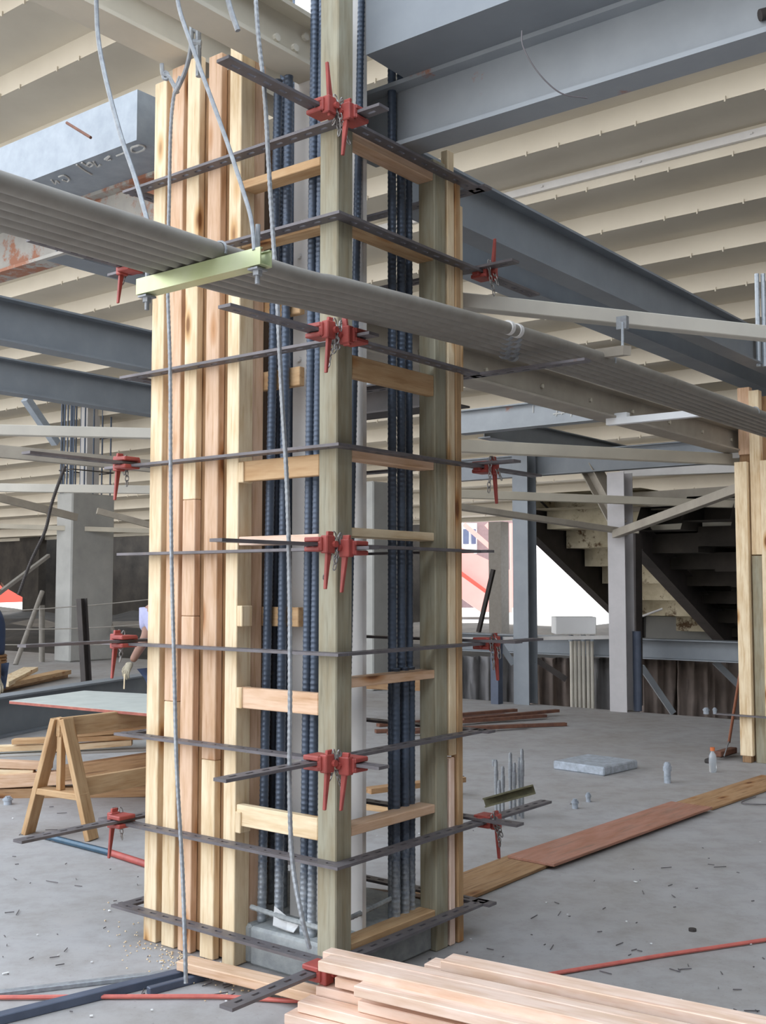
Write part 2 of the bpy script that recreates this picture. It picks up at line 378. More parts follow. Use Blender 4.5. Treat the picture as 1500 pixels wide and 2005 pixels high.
for i in range(0, len(prof) - 1, 2):                                # welded lugs along the foot of each riser
    v, z = prof[i]; k = 0; uu = -10.0 if v < 16 else -14
    while uu < (16 if v < 14 else 30):
        if v < 15 or k % 2 == 0:
            for d in (0, 0.42): cm.box(WC(uu + d, v - 0.02, z), U, V, ZA, (0, 0.016), (0, 0.02), (-0.03, 0.03))
        uu += 1.25 + 0.3 * math.sin(k * 2.1 + v); k += 1
ceil = struct(cm.build('ceiling', M['tread'], origin=(0, 0, 0)))
# fascia that closes the far low edge of the seating
fa = MB(); ve, ze = prof[-1]
fa.box(WC(0, ve, ze), U, V, ZA, (ua, ub), (-0.1, 0.1), (-0.10, 0.1))
struct(fa.build('trim_1', M['beige'], origin=(0, 0, 0)))
# bright lit step trim: a light strip fixed along one riser on the right
i_b = 6
strip_v, strip_z = None, None
for i in range(0, len(prof) - 1, 2):
    y = 1145 - (prof[i][1] - EYE) / prof[i][0] * F_PX
    if strip_v is None or abs(y - 290) < best: strip_v, strip_z = prof[i]; best = abs(y - 290)
if strip_v:
    sm = MB(); sm.box(WC(0, strip_v, strip_z), U, V, ZA, (-9.5, 9.2), (-0.06, -0.01), (0.11, 0.20))
    for k in range(14): sm.box(WC(-9 + k * 1.3, strip_v, strip_z), U, V, ZA, (0, 0.03), (-0.08, -0.05), (0.145, 0.165))
    tag(sm.build('closure_strip', M['white']), 'bright white bolted strip along one seating riser, upper right', 'strip')

# far earth and walls under the seating, plus one added sky blocker
def slab(name, mat, pts, z0, z1, th=0.3, kind=True):
    """vertical wall along the uv polyline"""
    m = MB()
    for (a, b) in zip(pts[:-1], pts[1:]):
        pa, pb = WC(a[0], a[1], 0), WC(b[0], b[1], 0); d = (pb - pa); L = d.length; d.normalize(); nrm = Vector((-d.y, d.x, 0))
        m.box(pa, d, nrm, ZA, (0, L), (0, th), (z0, z1))
    o = m.build(name, mat, origin=(0, 0, 0)); return struct(o) if kind else o
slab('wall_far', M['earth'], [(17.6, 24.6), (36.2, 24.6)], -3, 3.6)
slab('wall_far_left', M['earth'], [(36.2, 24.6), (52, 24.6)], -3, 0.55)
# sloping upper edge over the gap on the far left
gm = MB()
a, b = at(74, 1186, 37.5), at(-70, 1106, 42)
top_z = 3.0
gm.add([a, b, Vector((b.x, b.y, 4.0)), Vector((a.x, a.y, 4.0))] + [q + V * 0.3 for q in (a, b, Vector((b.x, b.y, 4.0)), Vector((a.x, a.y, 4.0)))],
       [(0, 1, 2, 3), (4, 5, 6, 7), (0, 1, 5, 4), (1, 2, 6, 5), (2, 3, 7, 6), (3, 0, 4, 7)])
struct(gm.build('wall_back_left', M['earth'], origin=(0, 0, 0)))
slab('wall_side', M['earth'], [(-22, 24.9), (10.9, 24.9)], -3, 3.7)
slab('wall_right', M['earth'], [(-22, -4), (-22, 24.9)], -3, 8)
slab('wall_sky_blocker', M['earth'], [(-4.2, -16), (-4.2, 4.0)], 0, 8.5)  # added wall out of view, keeps sky light off the right side
# bank of earth behind the sheeting
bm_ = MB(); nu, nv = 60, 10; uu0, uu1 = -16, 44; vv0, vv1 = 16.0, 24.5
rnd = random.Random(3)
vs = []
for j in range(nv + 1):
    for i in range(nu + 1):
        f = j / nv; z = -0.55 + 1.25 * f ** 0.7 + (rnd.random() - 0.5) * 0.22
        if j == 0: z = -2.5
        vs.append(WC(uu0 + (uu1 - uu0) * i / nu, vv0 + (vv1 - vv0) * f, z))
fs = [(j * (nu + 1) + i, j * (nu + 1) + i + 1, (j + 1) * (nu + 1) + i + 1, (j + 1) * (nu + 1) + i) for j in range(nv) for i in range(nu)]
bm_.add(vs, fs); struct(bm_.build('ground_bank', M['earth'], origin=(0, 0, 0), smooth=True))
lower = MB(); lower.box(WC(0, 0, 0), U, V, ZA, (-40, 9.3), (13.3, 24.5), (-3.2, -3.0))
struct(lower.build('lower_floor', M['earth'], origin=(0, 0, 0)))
slab('wall_under_slab', M['conc'], [(-22, 13.05), (9.2, 13.05)], -3.0, -0.36, 0.15)

# lower tier of stained seating steps on the far right
q0 = at(1049, 1060, 17.0); r1u, r1v = q0.dot(U), q0.dot(V)
slope = 0.455
q2 = at(1262, 1065, 15.9); r2u = q2.dot(U)
lt = MB(); sv = r1v - 0.35; pf = []
while sv < r1v + 7:
    z = q0.z - slope * (sv - r1v) + 0.32
    pf.append((sv, z)); pf.append((sv + 0.62, z)); sv += 0.62
for i in range(len(pf) - 1):
    a, b = pf[i], pf[i + 1]; ul, ur = r1u - 0.05, r2u
    p = [WC(ul, a[0], a[1]), WC(ur, a[0], a[1]), WC(ur, b[0], b[1]), WC(ul, b[0], b[1])]
    lt.add(p + [q + V * 0.25 + ZA * 0.25 for q in p], [(0, 1, 2, 3), (4, 5, 6, 7), (0, 3, 7, 4)])
struct(lt.build('ceiling_lower', M['lagging'], origin=(0, 0, 0)))
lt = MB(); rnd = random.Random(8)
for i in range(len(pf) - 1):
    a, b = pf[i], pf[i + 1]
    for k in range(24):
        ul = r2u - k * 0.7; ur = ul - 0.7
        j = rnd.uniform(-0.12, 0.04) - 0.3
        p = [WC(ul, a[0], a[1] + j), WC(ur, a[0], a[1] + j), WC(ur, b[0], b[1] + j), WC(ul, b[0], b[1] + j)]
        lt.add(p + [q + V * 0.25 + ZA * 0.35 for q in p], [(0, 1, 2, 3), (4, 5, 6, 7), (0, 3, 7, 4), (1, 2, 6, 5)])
struct(lt.build('ceiling_dark', M['earth'], origin=(0, 0, 0)))  # rough right half; the dark earth colour also paints in its deep shade
def raker(p, dv0, dv1, w, h, mat, label):
    a = p + V * dv0 - ZA * slope * dv0; b = p + V * dv1 - ZA * slope * dv1
    o = prism('raker_beam', a, b, ibeam(w, h), mat); return tag(o, label, 'beam', None)
raker(q0 + ZA * 0.34, -0.4, 6.0, 0.16, 0.58, M['dark'], 'dark sloping raker beam at the left edge of the stained steps')
q2 = at(1262, 1065, 15.9)
raker(q2, -0.2, 6.5, 0.2, 0.42, M['dark'], 'heavy dark raker beam crossing the stained steps, right of the pale post')

# ------------------------------------------------------------------ what shows outside, in the sun
Yo = 33.0
def panel(name, pts, th, mat, label, cat, Y=None, parent=None):
    """a plate with real thickness: outline pixels at depth Y"""
    n = len(pts); f = [at(x, y, Y) for x, y in pts]; bk = [p + Vector((0, th, 0)) for p in f]
    m = MB(); m.add(f + bk, [tuple(range(n)), tuple(range(n, 2 * n))[::-1]] + [(i, (i + 1) % n, n + (i + 1) % n, n + i) for i in range(n)])
    o = m.build(name, mat, parent)
    if label: tag(o, label, cat)
    return o
hb = thing('site_building', 'mauve brick building with white framed window, seen beyond the red sheets', 'building', at(960, 1200, 44))
panel('wall', [(880, 1010), (1004, 1010), (1004, 1190), (880, 1190)], 4, M['brick'], None, None, 44, hb)
wf = panel('window_frame', [(898, 1024), (934, 1024), (934, 1084), (898, 1084)], 0.15, M['whiteout'], None, None, 43.8, hb)
panel('pane', [(907, 1036), (918, 1036), (918, 1065), (907, 1065)], 0.05, M['glass'], None, None, 43.7, wf)
panel('pane', [(923, 1036), (932, 1036), (932, 1065), (923, 1065)], 0.05, M['glass'], None, None, 43.7, wf)
for pts, mt, lb, Y in [
    ([(895, 1068), (1003, 1118), (1003, 1200), (965, 1198), (895, 1158)], 'pinksheet', 'faded pink sloping sheet beyond the slab, upper of two', 36),
    ([(895, 1112), (955, 1156), (955, 1170), (895, 1122)], 'redsheet', 'narrow bright red strip between the two faded sloping sheets', 35.6),
    ([(895, 1122), (965, 1172), (965, 1198), (942, 1199), (895, 1165)], 'pinksheet', 'faded pink sloping sheet beyond the slab, lower of two', 35.2),
    ([(999, 1024), (1016, 1024), (1016, 1190), (1001, 1190)], 'pinksheet', 'tall faded pink panel between two steel posts', 37)]:
    panel('sloping_sheet' if mt != 'x' else '', pts, 0.25, M[mt], lb, 'sheet', Y)
for i, (a, b, lb) in enumerate([((908, 1026), (970, 1080), 'pale pink stair stringer crossing the far window'), ((952, 1026), (975, 1050), 'short pale pink stringer right of the far window'), ((965, 1024), (966, 1112), 'upright pale pink post beside the brick wall')]):
    tag(prism('stair_rail', at(a[0], a[1], 40), at(b[0], b[1], 40), rect(0.12, 0.16), M['pinksheet']), lb, 'rail')
panel('banner', [(-60, 1120), (2, 1143), (64, 1178), (0, 1180), (-60, 1182)], 0.3, M['redsheet'], 'sunlit red sheet in the gap at far left', 'sheet', 47)
# ------------------------------------------------------------------ steelwork
ZB = 3.62
def beam(name, px, py, z, d, xa, xb, w, h, mat, label, off=0.0, prof=None, cat='beam', group=None, web_near=True, ext0=0.0, ext1=0.0):
    """horizontal member whose lower near edge passes picture point (px,py) at height z and runs along grid axis d"""
    p = on(px, py, z); D = U if d == 'u' else V; side = V if d == 'u' else U
    p = p + side * (w / 2 + off) + ZA * (h / 2)
    q = [p - side * (w / 2), ]
    s = span(p - side * (w / 2), D, xa, xb)
    a, b = s[0] + side * (w / 2), s[1] + side * (w / 2)
    dd = (b - a).normalized(); a = a - dd * ext0; b = b + dd * ext1
    o = prism(name, a, b, prof or ibeam(w, h), mat)
    tag(o, label, cat, group); return o
# paired beams over the column: a deep girder and a lighter beam under it, on both sides of the column
def gline(name, u0, u1, v, z, w, h, mat, label, prof=None):
    o = prism(name, W(u0, v, z + h / 2), W(u1, v, z + h / 2), prof or ibeam(w, h, 0.02, 0.014), mat); return tag(o, label, 'beam')
gr = gline('girder', -3.6, 0.02, 0.42, 3.93, 0.42, 0.75, M['blue'], 'deep grey-blue girder at top right, highest steel above the column', prof=rect(0.42, 0.75))
gl = gline('girder', 1.53, 5.6, 0.42, 3.93, 0.46, 0.27, M['galv'], 'pale zinc girder at top left with chalk scrawl on its underside', prof=[(-0.23, -0.135), (0.23, -0.135), (0.23, 0.135), (-0.21, 0.135)])
b1 = gline('steel_beam', -5.5, 0.30, 0.56, 3.625, 0.15, 0.305, M['bluerust'], 'grey-blue beam running right from the column top, under the deep girder')
b2 = gline('steel_beam', 1.35, 6.2, 0.60, 3.62, 0.15, 0.31, M['rustweb'], 'rust-streaked pale beam under the chalked girder, behind the conduits at left')
# bolts on the girder and chalk strokes
def bolts(parent, pts, r, mat, ax, name='bolt_heads'):
    m = MB()
    for p in pts: m.tube([p, p + ax * r * 1.1], r, 6)
    return m.build(name, mat, parent, origin=pts[0])
def chalk(parent, strokes, nrm, w=0.006):
    m = MB()
    for s in strokes: m.tube(smooth_path(s, 5), w, 5)
    return m.build('chalk_mark', M['chalk'], None, origin=strokes[0][0])
def reparent(o, par):
    o.parent = par; bpy.context.view_layer.update(); o.matrix_parent_inverse = par.matrix_world.inverted()
zz = 3.927
def up_px(lst, z=zz): return [on(x, y, z) for x, y in lst]
for sl_ in ([up_px([(270, 285), (258, 289), (258, 296), (268, 298), (281, 293), (283, 287), (273, 284), (264, 286)]),
           up_px([(205, 312), (215, 305), (209, 313), (218, 312)]), up_px([(228, 305), (238, 301), (245, 298)]),
           up_px([(150, 322), (163, 332), (180, 342)]), up_px([(160, 318), (175, 326), (182, 322), (176, 318), (168, 324)]), up_px([(183, 316), (190, 326), (197, 322)]),
           up_px([(115, 346), (125, 343), (135, 350), (132, 355), (122, 352)])], [up_px([(100, 352), (108, 360), (110, 354), (116, 358)])]):
    for st_ in sl_: reparent(chalk(gl, [st_], -ZA), gl)
rod = prism('weld_rod', on(137, 243, 4.10) - V * 0.02, on(187, 273, 3.95) - V * 0.03, circ(0.008, 8), M['rustbar'], smooth=True); reparent(rod, gl)
# beams running away from the viewer at the same level
beam('steel_beam', 896, 438, ZB, 'v', 820, 1620, 0.16, 0.31, M['blue'], 'grey beam running away right from the column, above the pale brace')
beam('steel_beam', 1231, 649, ZB, 'v', 850, 1640, 0.2, 0.31, M['blue'], 'darker parallel beam just below the grey beam at right', ext0=0.0)
beam('steel_beam', 0, 665, ZB + 0.02, 'v', -160, 420, 0.2, 0.37, M['blue'], 'upper of two blue-grey beams crossing left of the column')
beam('steel_beam', 0, 765, ZB + 0.02, 'v', -160, 420, 0.2, 0.36, M['blue'], 'lower of two blue-grey beams crossing left of the column')
beam('steel_beam', 135, 500, ZB, 'v', 130, 420, 0.2, 0.31, M['blue'], 'short dark beam under the conduits, left of the column')
beam('steel_beam', 929, 846, ZB, 'u', 895, 1330, 0.2, 0.31, M['bluerust'], 'blue-grey beam with chalk sign and rust patch, right of the form')
beam('steel_beam', 1010, 866, ZB, 'v', 960, 1330, 0.2, 0.31, M['blue'], 'dark beam meeting the underside of the chalked beam')
k4 = chalk(None, [[on(x, y, 3.8) + (EYEP - on(x, y, 3.8)) * 0.014 for x, y in s] for s in ([(1044, 794), (1044, 808)], [(1092, 796), (1089, 815)], [(1103, 793), (1100, 812)], [(1084, 802), (1106, 800)], [(1083, 811), (1106, 808)], [(1118, 792), (1110, 806), (1124, 806)], [(1121, 797), (1118, 816)])], None, 0.008)
b3 = [o for o in COL.objects if o.get('label', '').startswith('blue-grey beam with chalk')][0]
# place the chalk on the web of that beam
wv = (on(929, 846, ZB)).dot(V) + 0.1 - 0.012
for grp_ in (([(1044, 794), (1044, 808)],), ([(1092, 796), (1089, 815)], [(1103, 793), (1100, 812)], [(1084, 802), (1106, 800)], [(1083, 811), (1106, 808)], [(1118, 792), (1110, 806), (1124, 806)], [(1121, 797), (1118, 816)])):
    m = MB()
    for s in grp_:
        pts = []
        for x, y in s:
            r = ray(x, y); pts.append(EYEP + r * ((wv) / r.dot(V)))
        m.tube(pts, 0.009, 5)
    ck_ = m.build('chalk_mark', M['chalk']); reparent(ck_, b3)
bpy.data.objects.remove(k4)
# far blue-grey post frame
def post(px, py, w, h, top_py, mat, label, prof=None, zbase=0.0, name='steel_post', cat='post', lean=0):
    p = on(px, py, zbase); zt = EYE + (1145 - top_py) / F_PX * p.y
    o = prism(name, p, Vector((p.x, p.y, zt)), prof or ibeam(w, h, 0.014, 0.01), mat, up=V); tag(o, label, cat); return o
post(1030, 1378, 0.24, 0.24, 885, M['blue'], 'blue-grey steel post at the slab edge, left of the sunlit gap')
post(1220, 1392, 0.24, 0.26, 925, M['lilac'], 'pale grey steel post in front of the stained steps')
post(1249, 1392, 0.10, 0.10, 1235, M['navy'], 'thin navy pipe post close beside the pale grey post', prof=circ(0.055))
post(978, 1300, 0.42, 0.3, 1022, M['conduit'], 'grey square steel post backing the sunlit red sheets', prof=rect(0.34, 0.34), zbase=-0.2)
post(973, 1378, 0.10, 0.12, 1245, M['navy'], 'dark slanting-foot post under the low beam, left of the blue-grey post', prof=rect(0.12, 0.12))
o = prism('steel_beam', on(880, 929, 3.10), on(1035, 929, 3.1), ibeam(0.2, 0.31), M['blue']); bpy.data.objects.remove(o)
s = span(on(1046, 930, 3.16) + ZA * 0.15, U, 880, 1470)
tag(prism('steel_beam', s[0] + V * 0.1, s[1] + V * 0.1, ibeam(0.16, 0.31), M['blue']), 'far blue-grey beam bearing on top of the slab-edge post', 'beam')
# low beam carrying the sheeting
lb = at(1260, 1290, 15.6); s = span(lb, U, 880, 1600)
lowb = prism('steel_beam', s[0] + ZA * 0.15, s[1] + ZA * 0.15, ibeam(0.3, 0.28), M['blue']); tag(lowb, 'low blue-grey beam over the hanging sheets beyond the slab', 'beam')
# pale braces
def tube_px(name, a, b, w, h, mat, label, cat='brace', prof=None, group=None):
    o = prism(name, at(*a), at(*b), prof or rect(w, h), mat, bevel=0.004); return tag(o, label, cat, group)
tube_px('brace', (880, 588, 5.35), (1560, 660, 6.0), 0.075, 0.075, M['cream'], 'pale square brace crossing under the grey beams at right')
tube_px('brace', (870, 872, 9.3), (1475, 902, 10.7), 0.1, 0.105, M['beige'], 'pale brace ending at the right-hand timber form')
tube_px('brace', (870, 966, 13), (1450, 988, 15), 0.1, 0.10, M['beige'], 'thin grey-beige brace level with the far post head')
tube_px('brace', (870, 988, 12.6), (1225, 1041, 14.4), 0.12, 0.07, M['beigedk'], 'dusty brace falling to the head of the pale grey post')
tube_px('brace', (1205, 1046, 14.2), (1460, 952, 11.5), 0.10, 0.10, M['beigedk'], 'dusty brace rising from the pale grey post to the timber form')
tube_px('brace', (1150, 905, 15), (1218, 1030, 14.5), 0.16, 0.2, M['beigedk'], 'stub raking brace above the pale grey post', prof=ibeam(0.22, 0.2))
tube_px('brace', (-60, 841, 10), (420, 852, 10.6), 0.1, 0.095, M['cream'], 'upper pale brace crossing in front of the far concrete pier')
tube_px('brace', (-60, 954, 14), (420, 961, 14.6), 0.1, 0.105, M['cream'], 'lower pale brace crossing in front of the far concrete pier')
tube_px('brace', (-60, 878, 13), (420, 925, 14.2), 0.1, 0.15, M['beigedk'], 'dusty bolted brace between the two pale braces')
tube_px('brace', (-60, 960, 20), (150, 1013, 21.6), 0.1, 0.14, M['beigedk'], 'dusty brace running down to the far pier')
tube_px('brace', (190, 1000, 21.6), (420, 1062, 22.6), 0.1, 0.12, M['beigedk'], 'dusty brown brace right of the far pier')
tube_px('brace', (-60, 1028, 23), (300, 1040, 24), 0.1, 0.1, M['beige'], 'far low pale brace behind the pier')
tube_px('brace', (50, 780, 14), (110, 868, 14.5), 0.1, 0.1, M['galv'], 'short blue-grey strut above the pale brace at left')
tube_px('brace', (-40, 1190, 14), (95, 1088, 16), 0.05, 0.05, M['conduit'], 'thin dark rail slanting across the red gap at left')
for a_, b_, h_, mt_, lab_ in (((1215, 922), (1480, 912), 0.18, 'white', 'pale step edge beam spanning to the right-hand form, upper'), ((1205, 1040), (1480, 1022), 0.10, 'beige', 'pale step edge beam spanning to the right-hand form, lower'), ((1215, 985), (1480, 968), 0.28, 'beigedk', 'dusty step plate between the two pale step edge beams')):
    tube_px('edge_beam', (*a_, 16.3), (*b_, 15.6), 0.1, h_, M[mt_], lab_, 'beam')
# beige channel with bolts, and its hangers
ch = beam('channel_beam', 901, 736, 2.90, 'v', 700, 1600, 0.19, 0.22, M['beigedk'], 'dusty beige bolted beam below the conduits at right')
cp = on(901, 736, 2.90); m = MB()
for k in range(14):
    t = cp + V * (-0.3 + k * 0.72) + ZA * 0.11; t = t + U * 0.087
    m.tube([t, t - U * 0.014], 0.016, 6)
bt = m.build('bolt_heads', M['beige']); reparent(bt, ch)

# beige beams over the form
pv0, pv1 = -3.2, 0.45
qb = W(0.55, 0, 4.13)
def vbeam(u0, u1, z, h, v0, v1, mat, label, bolts_=False):
    o = prism('painted_beam', W((u0 + u1) / 2, v0, z + h / 2), W((u0 + u1) / 2, v1, z + h / 2), ibeam(u1 - u0, h, 0.02, 0.014), mat); return tag(o, label, 'beam')
P_ = vbeam(0.92, 1.10, 4.13, 0.26, -4.2, 0.9, M['beige'], 'left of two beige beams above the stud tops')
Q_ = vbeam(0.316, 0.484, 3.96, 0.24, -4.0, 0.285, M['beige'], 'right of two beige beams, bolted to the steel column')
m = MB()
for (du, dz) in ((0.12, 0.09), (0.24, 0.09), (0.05, 0.17)): m.tube([W(0.395, 0.27 - du, 3.96 + dz), W(0.375, 0.27 - du, 3.96 + dz)], 0.018, 8)
bt = m.build('bolt_heads', M['cream']); reparent(bt, Q_)
# steel column inside the form
sc = thing('steel_column', 'pale grey steel column standing inside the open timber form', 'column', W(0.30, 0.45, 0.16))
def vplate(name, u, v, z, mat, parent):
    m = MB(); m.box(C0, U, V, ZA, u, v, z); return m.build(name, mat, parent)
vplate('flange', (0.095, 0.51), (0.285, 0.31), (0.16, 5.6), M['white'], sc)
vplate('flange', (0.34, 0.51), (0.56, 0.585), (0.16, 5.6), M['white'], sc)
vplate('web', (0.40, 0.415), (0.31, 0.56), (0.16, 5.6), M['white'], sc)
m = MB()
for k in range(5):
    for du in (0.36, 0.47): m.tube([W(du, 0.286, 3.30 - k * 0.16), W(du, 0.272, 3.30 - k * 0.16)], 0.014, 8)
m.build('bolt_heads', M['white'], sc)

# far left concrete pier with its rebar cage and steel core
pc = on(136, 1297, 0)
pr = thing('concrete_pier', 'far grey concrete pier with bare rebar above, left background', 'pier', pc)
m = MB(); m.box(pc, U, V, ZA, (0, 0.56), (0, 1.12), (0, 3.60)); m.build('shaft', M['conc'], pr, bevel=0.03)
m = MB(); m.box(pc, U, V, ZA, (0.2, 0.42), (0.5, 0.53), (3.6, 6.4)); m.box(pc, U, V, ZA, (0.2, 0.42), (0.8, 0.83), (3.6, 6.4)); m.box(pc, U, V, ZA, (0.2, 0.23), (0.53, 0.80), (3.6, 6.4)); m.build('steel_core', M['white'], pr)
m = MB(); pp = pc + U * 0.35 + V * 0.45
q = [(0, 6.4), (0, 7.9 - 1.5), (1.1, 8.0 - 0.4), (0.2, 7.9)]
m.add([pp + ZA * 7.6 + U * 0.75, pp + ZA * 7.6 - U * 0.0, pp + ZA * 6.5 - U * 0.0, pp + ZA * 7.6 + U * 0.75 + V * .03, pp + ZA * 7.6 + V * .03, pp + ZA * 6.5 + V * .03], [(0, 1, 2), (3, 4, 5), (0, 1, 4, 3), (1, 2, 5, 4), (2, 0, 3, 5)]); m.build('gusset', M['dark'], pr)
m = MB()
for i in range(5):
    for (a, b) in ((0.06 + i * 0.11, 0.05), (0.05, 0.1 + i * 0.23), (0.5, 0.1 + i * 0.23)):
        p = pc + U * a + V * b; m.tube([p + ZA * 3.6, p + ZA * 5.55], 0.02, 6)
m.build('rebar_cage', M['rebar'], pr)
m = MB()
for z in (4.1, 4.9):
    c = [pc + U * a + V * b + ZA * z for a, b in ((0.03, 0.03), (0.53, 0.03), (0.53, 1.09), (0.03, 1.09), (0.03, 0.03))]
    m.tube(c, 0.014, 5)
m.build('rebar_ties', M['dark'], pr)
# second pier seen through the ladder side of the form
p2 = on(716, 1352, 0)
m = MB(); m.box(p2, U, V, ZA, (-0.15, 0.5), (0, 0.75), (0, 3.25)); tag(m.build('concrete_pier', M['conc'], origin=p2, bevel=0.02), 'grey concrete pier seen through the open right side of the form', 'pier')
beam('steel_beam', 700, 760, ZB, 'u', 655, 905, 0.2, 0.31, M['blue'], 'blue-grey beam glimpsed between the two treated posts')
beam('steel_beam', 700, 812, 3.1, 'u', 655, 880, 0.3, 0.25, M['dark'], 'rust-brown beam glimpsed between the two treated posts')
# ------------------------------------------------------------------ the column form
ZL = [3.533, 3.142, 2.622, 2.193, 1.775, 1.353, 0.932, 0.524, 0.142]
# lower edge of each stud, upper end, material
studs = [
 ((1.078, 1.163), 4.05, 'pine', 0, 'leftmost pale pine stud of the timber form'),
 ((0.955, 1.040), 4.09, 'mix', 0, 'second stud from the left, pink fir above and pale pine below'),
 ((0.846, 0.930), 4.10, 'mix2', 0, 'third stud from the left, pale above and pink fir below'),
 ((0.700, 0.786), 4.07, 'mix3', 0, 'fourth stud from the left, long pink fir over a pale foot')]
ZBND = {'pine': [(0.0, 'pine')], 'mix': [(0, 'pine'), (1.10, 'fir')], 'mix2': [(0, 'fir'), (1.49, 'fir'), (2.02, 'pine')], 'mix3': [(0, 'pine'), (0.86, 'fir')]}
for (u0, u1), zt, kind, _, lab in studs:
    segs = ZBND[kind]
    t = thing('form_stud', lab, 'stud', W((u0 + u1) / 2, 0.019, 0.0), 'studs of the timber column form')
    for i, (za, mk) in enumerate(segs):
        zb = segs[i + 1][0] - 0.002 if i + 1 < len(segs) else zt
        board('stud_length', (u0, u1), (0.0, 0.038), (max(za, 0.002), zb), M[mk], 'z', t)
t = thing('form_stud', 'fifth stud from the left, thick pale pine edging the open bay', 'stud', W(0.60, 0.04, 0), 'studs of the timber column form')
board('stud_length', (0.570, 0.645), (0.0, 0.088), (0.002, 4.25), M['pine'], 'z', t)
tag(board('side_stud', (0.575, 0.615), (0.092, 0.16), (0.002, 4.25), M['fir'], 'z'), 'brown edge-on board right behind the fifth stud', 'board')
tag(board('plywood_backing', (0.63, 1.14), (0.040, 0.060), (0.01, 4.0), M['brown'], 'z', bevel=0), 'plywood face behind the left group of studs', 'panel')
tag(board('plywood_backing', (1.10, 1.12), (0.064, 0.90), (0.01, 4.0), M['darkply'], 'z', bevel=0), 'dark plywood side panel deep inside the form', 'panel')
# treated posts
tag(board('corner_post', (0.0, 0.10), (0.0, 0.10), (0.0, 4.75), M['treated'], 'z', bevel=0.005), 'tall greenish treated post at the near corner of the form', 'post')
tag(board('corner_post', (0.0, 0.092), (0.692, 0.785), (0.0, 3.615), M['treated'], 'z', bevel=0.005), 'greenish treated post at the right corner of the form', 'post')
tag(board('edge_batten', (-0.004, 0.035), (0.795, 0.850), (0.85, 3.69), M['pine'], 'z'), 'narrow pale batten fixed right of the right treated post', 'batten')
tag(board('edge_batten', (-0.004, 0.035), (0.795, 0.835), (0.002, 0.84), M['fresh'], 'z'), 'short pale batten at the foot of the right treated post', 'batten')
tag(board('edge_batten', (-0.01, 0.03), (0.853, 0.895), (0.002, 3.55), M['saw'], 'z'), 'outermost tan batten on the right side of the form', 'batten')
tag(board('edge_batten', (0.0, 0.04), (0.885, 0.93), (2.55, 3.45), M['pine'], 'z'), 'short yellow piece high on the right edge of the form', 'batten')
# ladder blocks: left bay (along u) and right bay (along v)
LB = 0.089; T = 0.038
names = ['lowest', 'second', 'third', 'fourth', 'fifth', 'sixth', 'seventh', 'eighth']
def lblk(px, py_top, h, d, mat, lab, ue=0.568, us=0.102, v=0.004):
    z = onL(px, py_top, v)[1]
    tag(board('ladder_block', (us, ue), (v, v + d), (z - h, z), M[mat], 'u'), lab, 'block')
lblk(550, 1590, LB, T, 'pine', 'lowest block of the left bay, round-ended pale pine, nailed to the near post')
lblk(550, 1352, LB, T, 'fir', 'pink knotty block of the left bay, second up from the floor')
lblk(550, 1048, T, LB, 'fresh', 'flat pink block of the left bay behind a red clamp')
lblk(550, 896, LB, T, 'saw', 'tan block of the left bay at eye-level-plus, below the fourth bar from the top')
lblk(550, 448, T, LB, 'saw', 'thin block of the left bay tight against the second bar from the top')
lblk(550, 330, T, LB, 'saw', 'top block of the left bay with broad underside showing')
for px, py, lab in ((478, 605, 'short stub block on the fifth stud at the third bar'), (470, 740, 'short stub block on the fifth stud between the third and fourth bars'), (468, 1187, 'short stub block on the fifth stud between the fifth and sixth bars')):
    z = onL(px, py, 0.2)[1]
    tag(board('stub_block', (0.36, 0.60), (0.165, 0.20), (z - 0.085, z), M['saw'], 'u'), lab, 'block')
for py, lab in ((1346, 'pale cleat at the end of the pink knotty block'), (1590, 'rough round-ended cleat beside the lowest left block'), (1186, 'pale cleat on the fifth stud above the knotty block'), (905, 'small pale cleat jutting left of the tan block')):
    z = onL(470, py, 0)[1]
    tag(board('cleat', (0.535, 0.568), (-0.004, 0.06), (z - 0.09, z), M['pine'], 'z'), lab, 'cleat')
def rblk(px, py_top, h, d, mat, lab, vs=0.102, ve=0.69, u=0.004):
    z = onR(px, py_top, u)[1]
    tag(board('ladder_block', (u, u + d), (vs, ve), (z - h, z), M[mat], 'v'), lab, 'block')
rblk(770, 715, 0.095, T, 'saw', 'yellow weathered block of the right bay standing on edge')
rblk(770, 1320, T, LB, 'fir', 'flat tan block of the right bay just below the sixth bar')
rblk(770, 1038, T, LB, 'pine', 'flat pale block of the right bay just above the fifth bar')
rblk(770, 892, T, LB, 'fir', 'orange block of the right bay under the fourth bar')
rblk(770, 1597, T, LB, 'fir', 'flat tan block of the right bay above the eighth bar')
rblk(770, 1815, T, LB, 'saw', 'lowest block of the right bay, close above the plinth')
rblk(770, 298, T, LB, 'fir', 'topmost orange block of the right bay with its underside showing')
rblk(770, 462, T, LB, 'saw', 'thin block of the right bay tight against the second bar from the top')

# concrete plinth
m = MB()
m.box(C0, U, V, ZA, (0.03, 0.54), (0.06, 0.85), (0.0, 0.165)); m.box(C0, U, V, ZA, (0.54, 1.08), (0.07, 0.85), (0.0, 0.165))
pl = m.build('concrete_plinth', M['plinth'], origin=W(0.3, 0.4, 0), bevel=0.012); tag(pl, 'rough concrete plinth at the foot of the form', 'plinth')

